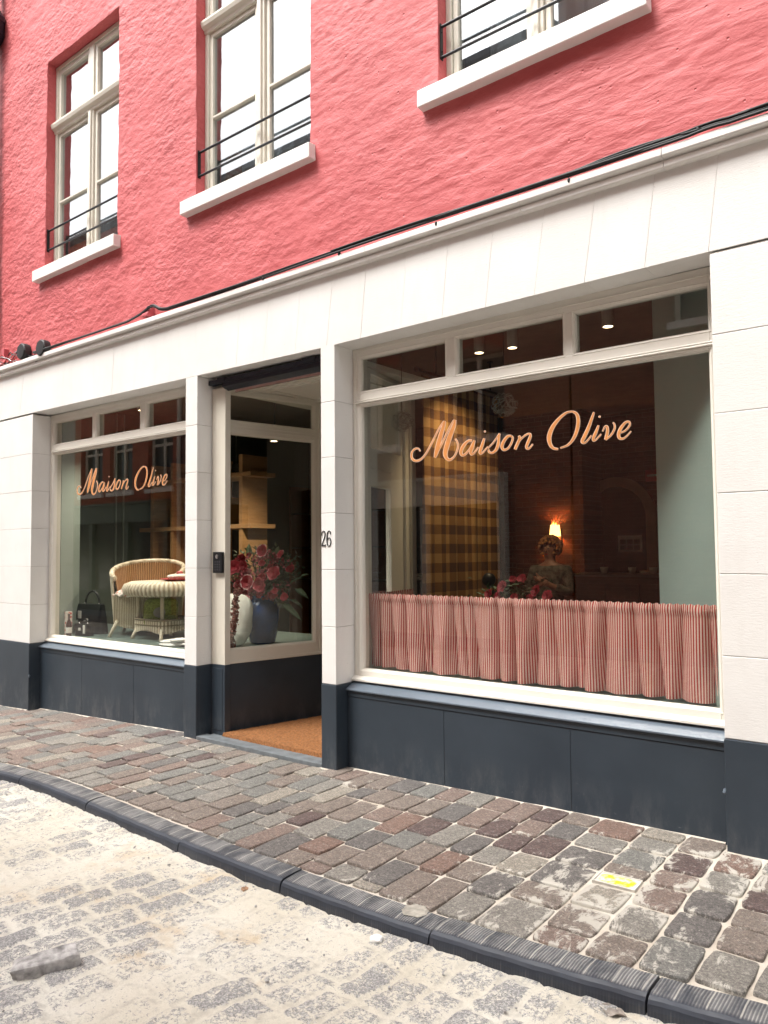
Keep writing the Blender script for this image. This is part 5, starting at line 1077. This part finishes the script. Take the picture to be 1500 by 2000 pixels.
for i in range(420):
    a = random.uniform(0, 2*math.pi); el = random.uniform(-.85, 1.4); p = Vector((.112*math.cos(a)*math.cos(el), .115*math.sin(a)*math.cos(el)+.01, .105*math.sin(el)+1.575))
    if p.y < -.05 and p.z < 1.60: continue
    m.ball(p, random.uniform(.009, .019), 6, 5, jit=.35)
m.build('hair', M['hair'], pe_, smooth=True)
sv = [(0, 0, .86), (0, 0, 1.05), (0, 0, 1.22), (0, 0, 1.345), (0, 0, 1.39), (-.175, 0, 1.335), (-.232, -.03, 1.10), (-.10, -.16, 1.155), (.175, 0, 1.335), (.232, -.03, 1.10), (.11, -.16, 1.18)]
skin_obj('blouse', sv, [(0, 1), (1, 2), (2, 3), (3, 4), (3, 5), (5, 6), (6, 7), (3, 8), (8, 9), (9, 10)], [(.16, .115), (.145, .105), (.16, .115), (.12, .095), .066, .072, .064, .052, .072, .064, .052], M['camo'], pe_)
tv = [(0, 0, .93), (-.09, 0, .86), (-.10, -.01, .50), (-.10, .02, .12), (.09, 0, .86), (.10, -.01, .50), (.10, .02, .12)]
skin_obj('trousers', tv, [(0, 1), (1, 2), (2, 3), (0, 4), (4, 5), (5, 6)], [(.15, .11), .092, .068, .05, .092, .068, .05], M['trous'], pe_)

# ------------------------------------------------------------------ small things on the ground
yp = thing('marker_plate', 'small metal framed plate painted bright yellow set in the paving', 'marker plate', (-1.415, -.605, 0)); yp.location.z = zg(-1.41)-.045*(.605/1.27); yp.rotation_euler = (0, 0, math.radians(3))
m = MB(); m.box(-.10, .10, -.060, .060, -.03, -.001); m.ring(-.1, .1, -.06, .06, []) if False else None
for q in ((-.10, .10, -.062, -.055), (-.10, .10, .055, .062), (-.10, -.094, -.055, .055), (.094, .10, -.055, .055)): m.box(q[0], q[1], q[2], q[3], -.001, .004)
m.build('frame', M['cementy'], yp); ym, yt, yb = nodes('worn_yellow'); yt.links.new(mixc(yt, ramp(yt, noise(yt, coords(yt), 22, 5, .7), [(.42, (0, 0, 0)), (.56, (1, 1, 1))]), (.80, .76, .55), (.85, .74, .01)), yb.inputs['Base Color']); m = MB()
vs = [(random.uniform(.93, 1)*.084*math.copysign(abs(math.cos(a))**.5, math.cos(a)), random.uniform(.9, 1)*.045*math.copysign(abs(math.sin(a))**.5, math.sin(a)), .0005) for a in np.linspace(0, 2*math.pi, 29)[:-1]]; m.add(vs+[(x, y, .0022) for x, y, z in vs], [tuple(range(28, 56))]+[(i, (i+1) % 28, 28+(i+1) % 28, 28+i) for i in range(28)]); m.build('paint_patch', ym, yp)
def rock(name, lb, cat, u, v, dims, rz, mat, seed, sub=3, z=None, p_=5, amp=.08):
    zz = -.15 if z is None else z; p = fz(u, v, zz); bm = bmesh.new(); bmesh.ops.create_icosphere(bm, subdivisions=sub, radius=1); r_ = random.Random(seed)
    o1, o2 = r_.uniform(0, 50), r_.uniform(0, 50)
    for w_ in bm.verts:
        c = w_.co; q = (abs(c.x)**p_+abs(c.y)**p_+abs(c.z)**p_)**(-1/p_); k = 1+amp*(float(fbm(np.array([c.x*2.5+o1]), np.array([c.y*2.5+c.z*2+o2]), 4, seed)[0])-.5)*2
        w_.co = Vector((c.x*q*dims[0]*k, c.y*q*dims[1]*k, c.z*q*dims[2]*k))
    me = bpy.data.meshes.new(name); bm.to_mesh(me); bm.free(); me.materials.append(mat); o = bpy.data.objects.new(name, me); S.collection.objects.link(o); o.location = (p.x, p.y, zz+dims[2]*.35); o.rotation_euler = (math.radians(4), math.radians(-5), math.radians(rz)); return tag(o, lb, cat)
rock('loose_sett', 'long loose granite sett lying on the sand at lower left', 'paving stone', 90, 1892, (.125, .048, .040), 62, M['granite'], 4, 4, zg(-3)*.9-.122, 9, .08)
rock('white_stone', 'small white lump of plaster on the sand near the kerb', 'stone', 735, 1838, (.028, .022, .018), 20, M['paper'], 9, 3, zg(-2.1)*.9-.112, 2.4, .25)
m = MB(); vs = [(.062*math.cos(a)*random.uniform(.85, 1.1), .062*math.sin(a)*random.uniform(.85, 1.1), 0) for a in np.linspace(0, 2*math.pi, 25)[:-1]]; m.add(vs+[(x*.8, y*.8, .005) for x, y, z in vs], [tuple(range(24, 48))]+[(i, (i+1) % 24, 24+(i+1) % 24, 24+i) for i in range(24)]); o = m.build('cement_splat', pm('dirty_cement', (.30, .28, .24), .9, .3, 30, 90, .003)); p = fz(842, 1768, -.045); o.location = (p.x, float(ky(p.x))-.03, float(kz(p.x))+.001); tag(o, 'flat round splat of dried cement on top of the kerb', 'cement splat')
for i, (u, v, s_, lb, mt_) in enumerate(((1195, 1978, .055, 'crumpled dark dry leaf on the sand at the bottom right', M['litter']), (700, 1742, .022, 'scrap of reddish dry leaf close to the kerb, middle', pm('reddish_leaf', (.25, .10, .06), .8)), (478, 1726, .03, 'curled brown dry leaf under the kerb face', pm('brown_leaf', (.28, .16, .09), .8)))):
    m = MB(); m.grid(lambda a, b2: ((a-.5)*2*s_*(1-.5*abs(b2-.5)), (b2-.5)*1.2*s_*math.sin(.25+a*2.7), (.12*s_*math.sin(a*9+i)*math.cos(b2*7)+.16*s_)), 14, 10); o = m.build('dry_leaf', mt_); p = fz(u, v, zg(-1.5)*.9-.11); o.location = (p.x, p.y, zg(p.x)*.9-.116); o.rotation_euler = (0, 0, i*1.1); so_ = o.modifiers.new('s', 'SOLIDIFY'); so_.thickness = .0015; tag(o, lb, 'leaf', 'bits of dry leaf on the sand')
peb = MB()
for i in range(200):
    x_ = random.uniform(-6, .2); y_ = random.uniform(-4.2, -1.55); 
    if random.random() < .5: y_ = float(ky(x_))-KW-random.random()**2*.35-.01
    zz = zg(x_)*.9-.116; r_ = random.uniform(.0025, .0065); peb.ball((x_, y_, zz+r_*.5), (r_*1.3, r_, r_*.7), 6, 4, jit=.3, R=Matrix.Rotation(random.uniform(0, 3), 3, 'Z'))
o = peb.build('grit', M['granite']); o['kind'] = 'stuff'; tag(o, 'scattered grit and pebbles on the sandy street', 'grit')

# ------------------------------------------------------------------ across the street and next door
def opp(u, v, y=8.5): p = fy(u, v, y); return p.x, p.z
OY = -8.0
def opp_building(name, label, x0, x1, h, mat, wins, sills, front=None, fmat=None, arch=False):
    t = thing(name, label, 'building', (0, 0, 0)); a = MB()
    xs_ = sorted(set([x0, x1]+[q for w in wins for q in (w[0], w[1])])); zs_ = sorted(set([-.4, h]+[q for w in wins for q in (w[2], w[3])]))
    for i in range(len(xs_)-1):
        for j in range(len(zs_)-1):
            cx_, cz_ = (xs_[i]+xs_[i+1])/2, (zs_[j]+zs_[j+1])/2
            if any(w[0] < cx_ < w[1] and w[2] < cz_ < w[3] for w in wins): continue
            a.box(xs_[i], xs_[i+1], OY-.35, OY, zs_[j], zs_[j+1])
    bm_ = a.build('wall', mat, t)
    a = MB(); a.box(x0, x1, OY-6, OY-.36, -.4, h-.01); a.build('inner_mass', M['darkw'], t)
    a = MB(); a.extrude_x([(OY+.25, h), (OY+.25, h+.12), (OY-3, h+1.3), (OY-6.2, h)], x0, x1); a.build('roof', M['slate'], t)
    for w in wins:
        m = MB(); fw = .07
        m.box(w[0], w[0]+fw, OY-.22, OY-.14, w[2], w[3]); m.box(w[1]-fw, w[1], OY-.22, OY-.14, w[2], w[3]); m.box(w[0], w[1], OY-.221, OY-.141, w[3]-fw, w[3]); m.box(w[0], w[1], OY-.221, OY-.141, w[2], w[2]+fw)
        cxw = (w[0]+w[1])/2; m.box(cxw-.04, cxw+.04, OY-.222, OY-.139, w[2], w[3]); zr = w[2]+(w[3]-w[2])*.68; m.box(w[0], w[1], OY-.223, OY-.138, zr-.035, zr+.035)
        fo = m.build('window', M['upper'], t); m = MB(); m.box(w[0], w[1], OY-.2, OY-.195, w[2], w[3]); m.build('pane', pm('dark_window_glass', (.03, .04, .05), .05), fo)
        m = MB(); m.box(w[0]-.08, w[1]+.08, OY-.05, OY+.08, w[2]-.12, w[2]-.002); m.build('sill', M['sill'], fo)
        if arch:
            m = MB()
            for k in range(15):
                a0 = -.5+1.0*k/15; R_ = (w[1]-w[0])*.95; cz_ = w[3]-R_*math.cos(.55)+.03; q0, q1 = a0+.004, a0+1/15-.006; m.prism([(cxw+R_*math.sin(q0), cz_+R_*math.cos(q0)), (cxw+(R_+.22)*math.sin(q0), cz_+(R_+.22)*math.cos(q0)), (cxw+(R_+.22)*math.sin(q1), cz_+(R_+.22)*math.cos(q1)), (cxw+R_*math.sin(q1), cz_+R_*math.cos(q1))], OY-.01, OY+.012)
            m.build('brick_arch', M['rbrick'], fo)
    if front:
        for fx0, fx1 in front:
            m = MB(); m.box(fx0, fx1, OY, OY+.16, 2.45, 2.95); m.box(fx0, fx1, OY, OY+.22, 2.95, 3.02); m.box(fx0, fx1, OY, OY+.1, -.3, .5)
            n = max(1, int((fx1-fx0)/1.6))
            for k in range(n+1): xx = fx0+(fx1-fx0-.18)*k/n; m.box(xx, xx+.18, OY, OY+.14, .5, 2.45)
            so2 = m.build('shopfront', fmat, t, bevel=.01); m = MB(); m.box(fx0+.1, fx1-.1, OY+.02, OY+.03, .5, 2.45); m.build('shop_glass', pm('dark_shop_glass', (.05, .06, .055), .06), so2)
    return t
W1 = [(x, x+1.15, 3.35, 5.15) for x in (-27.4, -25.6, -23.7, -21.85, -20.35+.05, -18.4)]+[(x, x+1.1, 6.6, 8.3) for x in (-27.4, -25.6, -23.7, -21.85, -20.3, -18.4)]
opp_building('red_brick_house', 'red brick house with green shopfront across the street, mirrored in the left window', -29, -16.9, 11.2, M['rbrick'], W1, True, [(-28.5, -17.3)], M['greenf'])
W2 = [(x, x+1.25, 3.75, 5.35) for x in (-15.6, -13.0, -10.8, -8.3)]+[(x, x+1.2, 7.2, 9.0) for x in (-15.6, -13.0, -10.8, -8.3)]
opp_building('brown_brick_house', 'brown brick house across the street, mirrored in the right window', -16.85, -5.75, 10.9, M['obrick'], W2, True, [(-16.0, -7.0)], M['upper'], True)
W3 = [(-3.9, -2.5, 5.25, 7.0)]+[(x, x+1.2, 3.6, 5.4) for x in (.5, 3, 5.5)]+[(x, x+1.1, 8.2, 10.0) for x in (-4.6, -2.2, .4)]
opp_building('tall_brown_house', 'taller brown brick house across the street, mirrored dark in the top right window', -5.7, 9, 12.8, M['obrick'], W3, True, [(0, 8)], M['greenf'], True)
a = MB(); a.box(-30, 12, -8.0, -6.9, -.6, -.10); a.box(-30, 12, -6.9, -6.74, -.6, -.105); tag(a.build('far_pavement', M['thresh']), kind='structure')
a = MB(); a.tube([(-16.87, OY+.08, -.1), (-16.87, OY+.08, 10.9)], .06, 10); tag(a.build('white_downpipe', M['trim'], smooth=True), 'white rainwater pipe on the joint between the two houses across the street', 'drainpipe')
nb_ = thing('neighbour_building', 'plain brick neighbour house adjoining the left end of the pink building', 'building', (0, 0, 0)); a = MB(); a.box(-30, XL-.01, .02, 6, -.6, 9); a.build('wall', M['nbrick'], nb_)
for x_ in (-12, -15, -18):
    for z_ in (1.0, 4.6): a = MB(); a.box(x_, x_+1.2, -.02, .05, z_, z_+1.7); fo = a.build('window', M['upper'], nb_); a = MB(); a.box(x_+.08, x_+.57, -.03, -.02, z_+.08, z_+1.62); a.box(x_+.63, x_+1.12, -.03, -.02, z_+.08, z_+1.62); a.build('pane', pm('dark_pane', (.03, .04, .05), .05), fo)
a = MB(); a.extrude_x([(-.3, 9), (-.3, 9.1), (3, 11.3), (6.2, 9)], -30, XL-.01); a.build('roof', M['slate'], nb_)
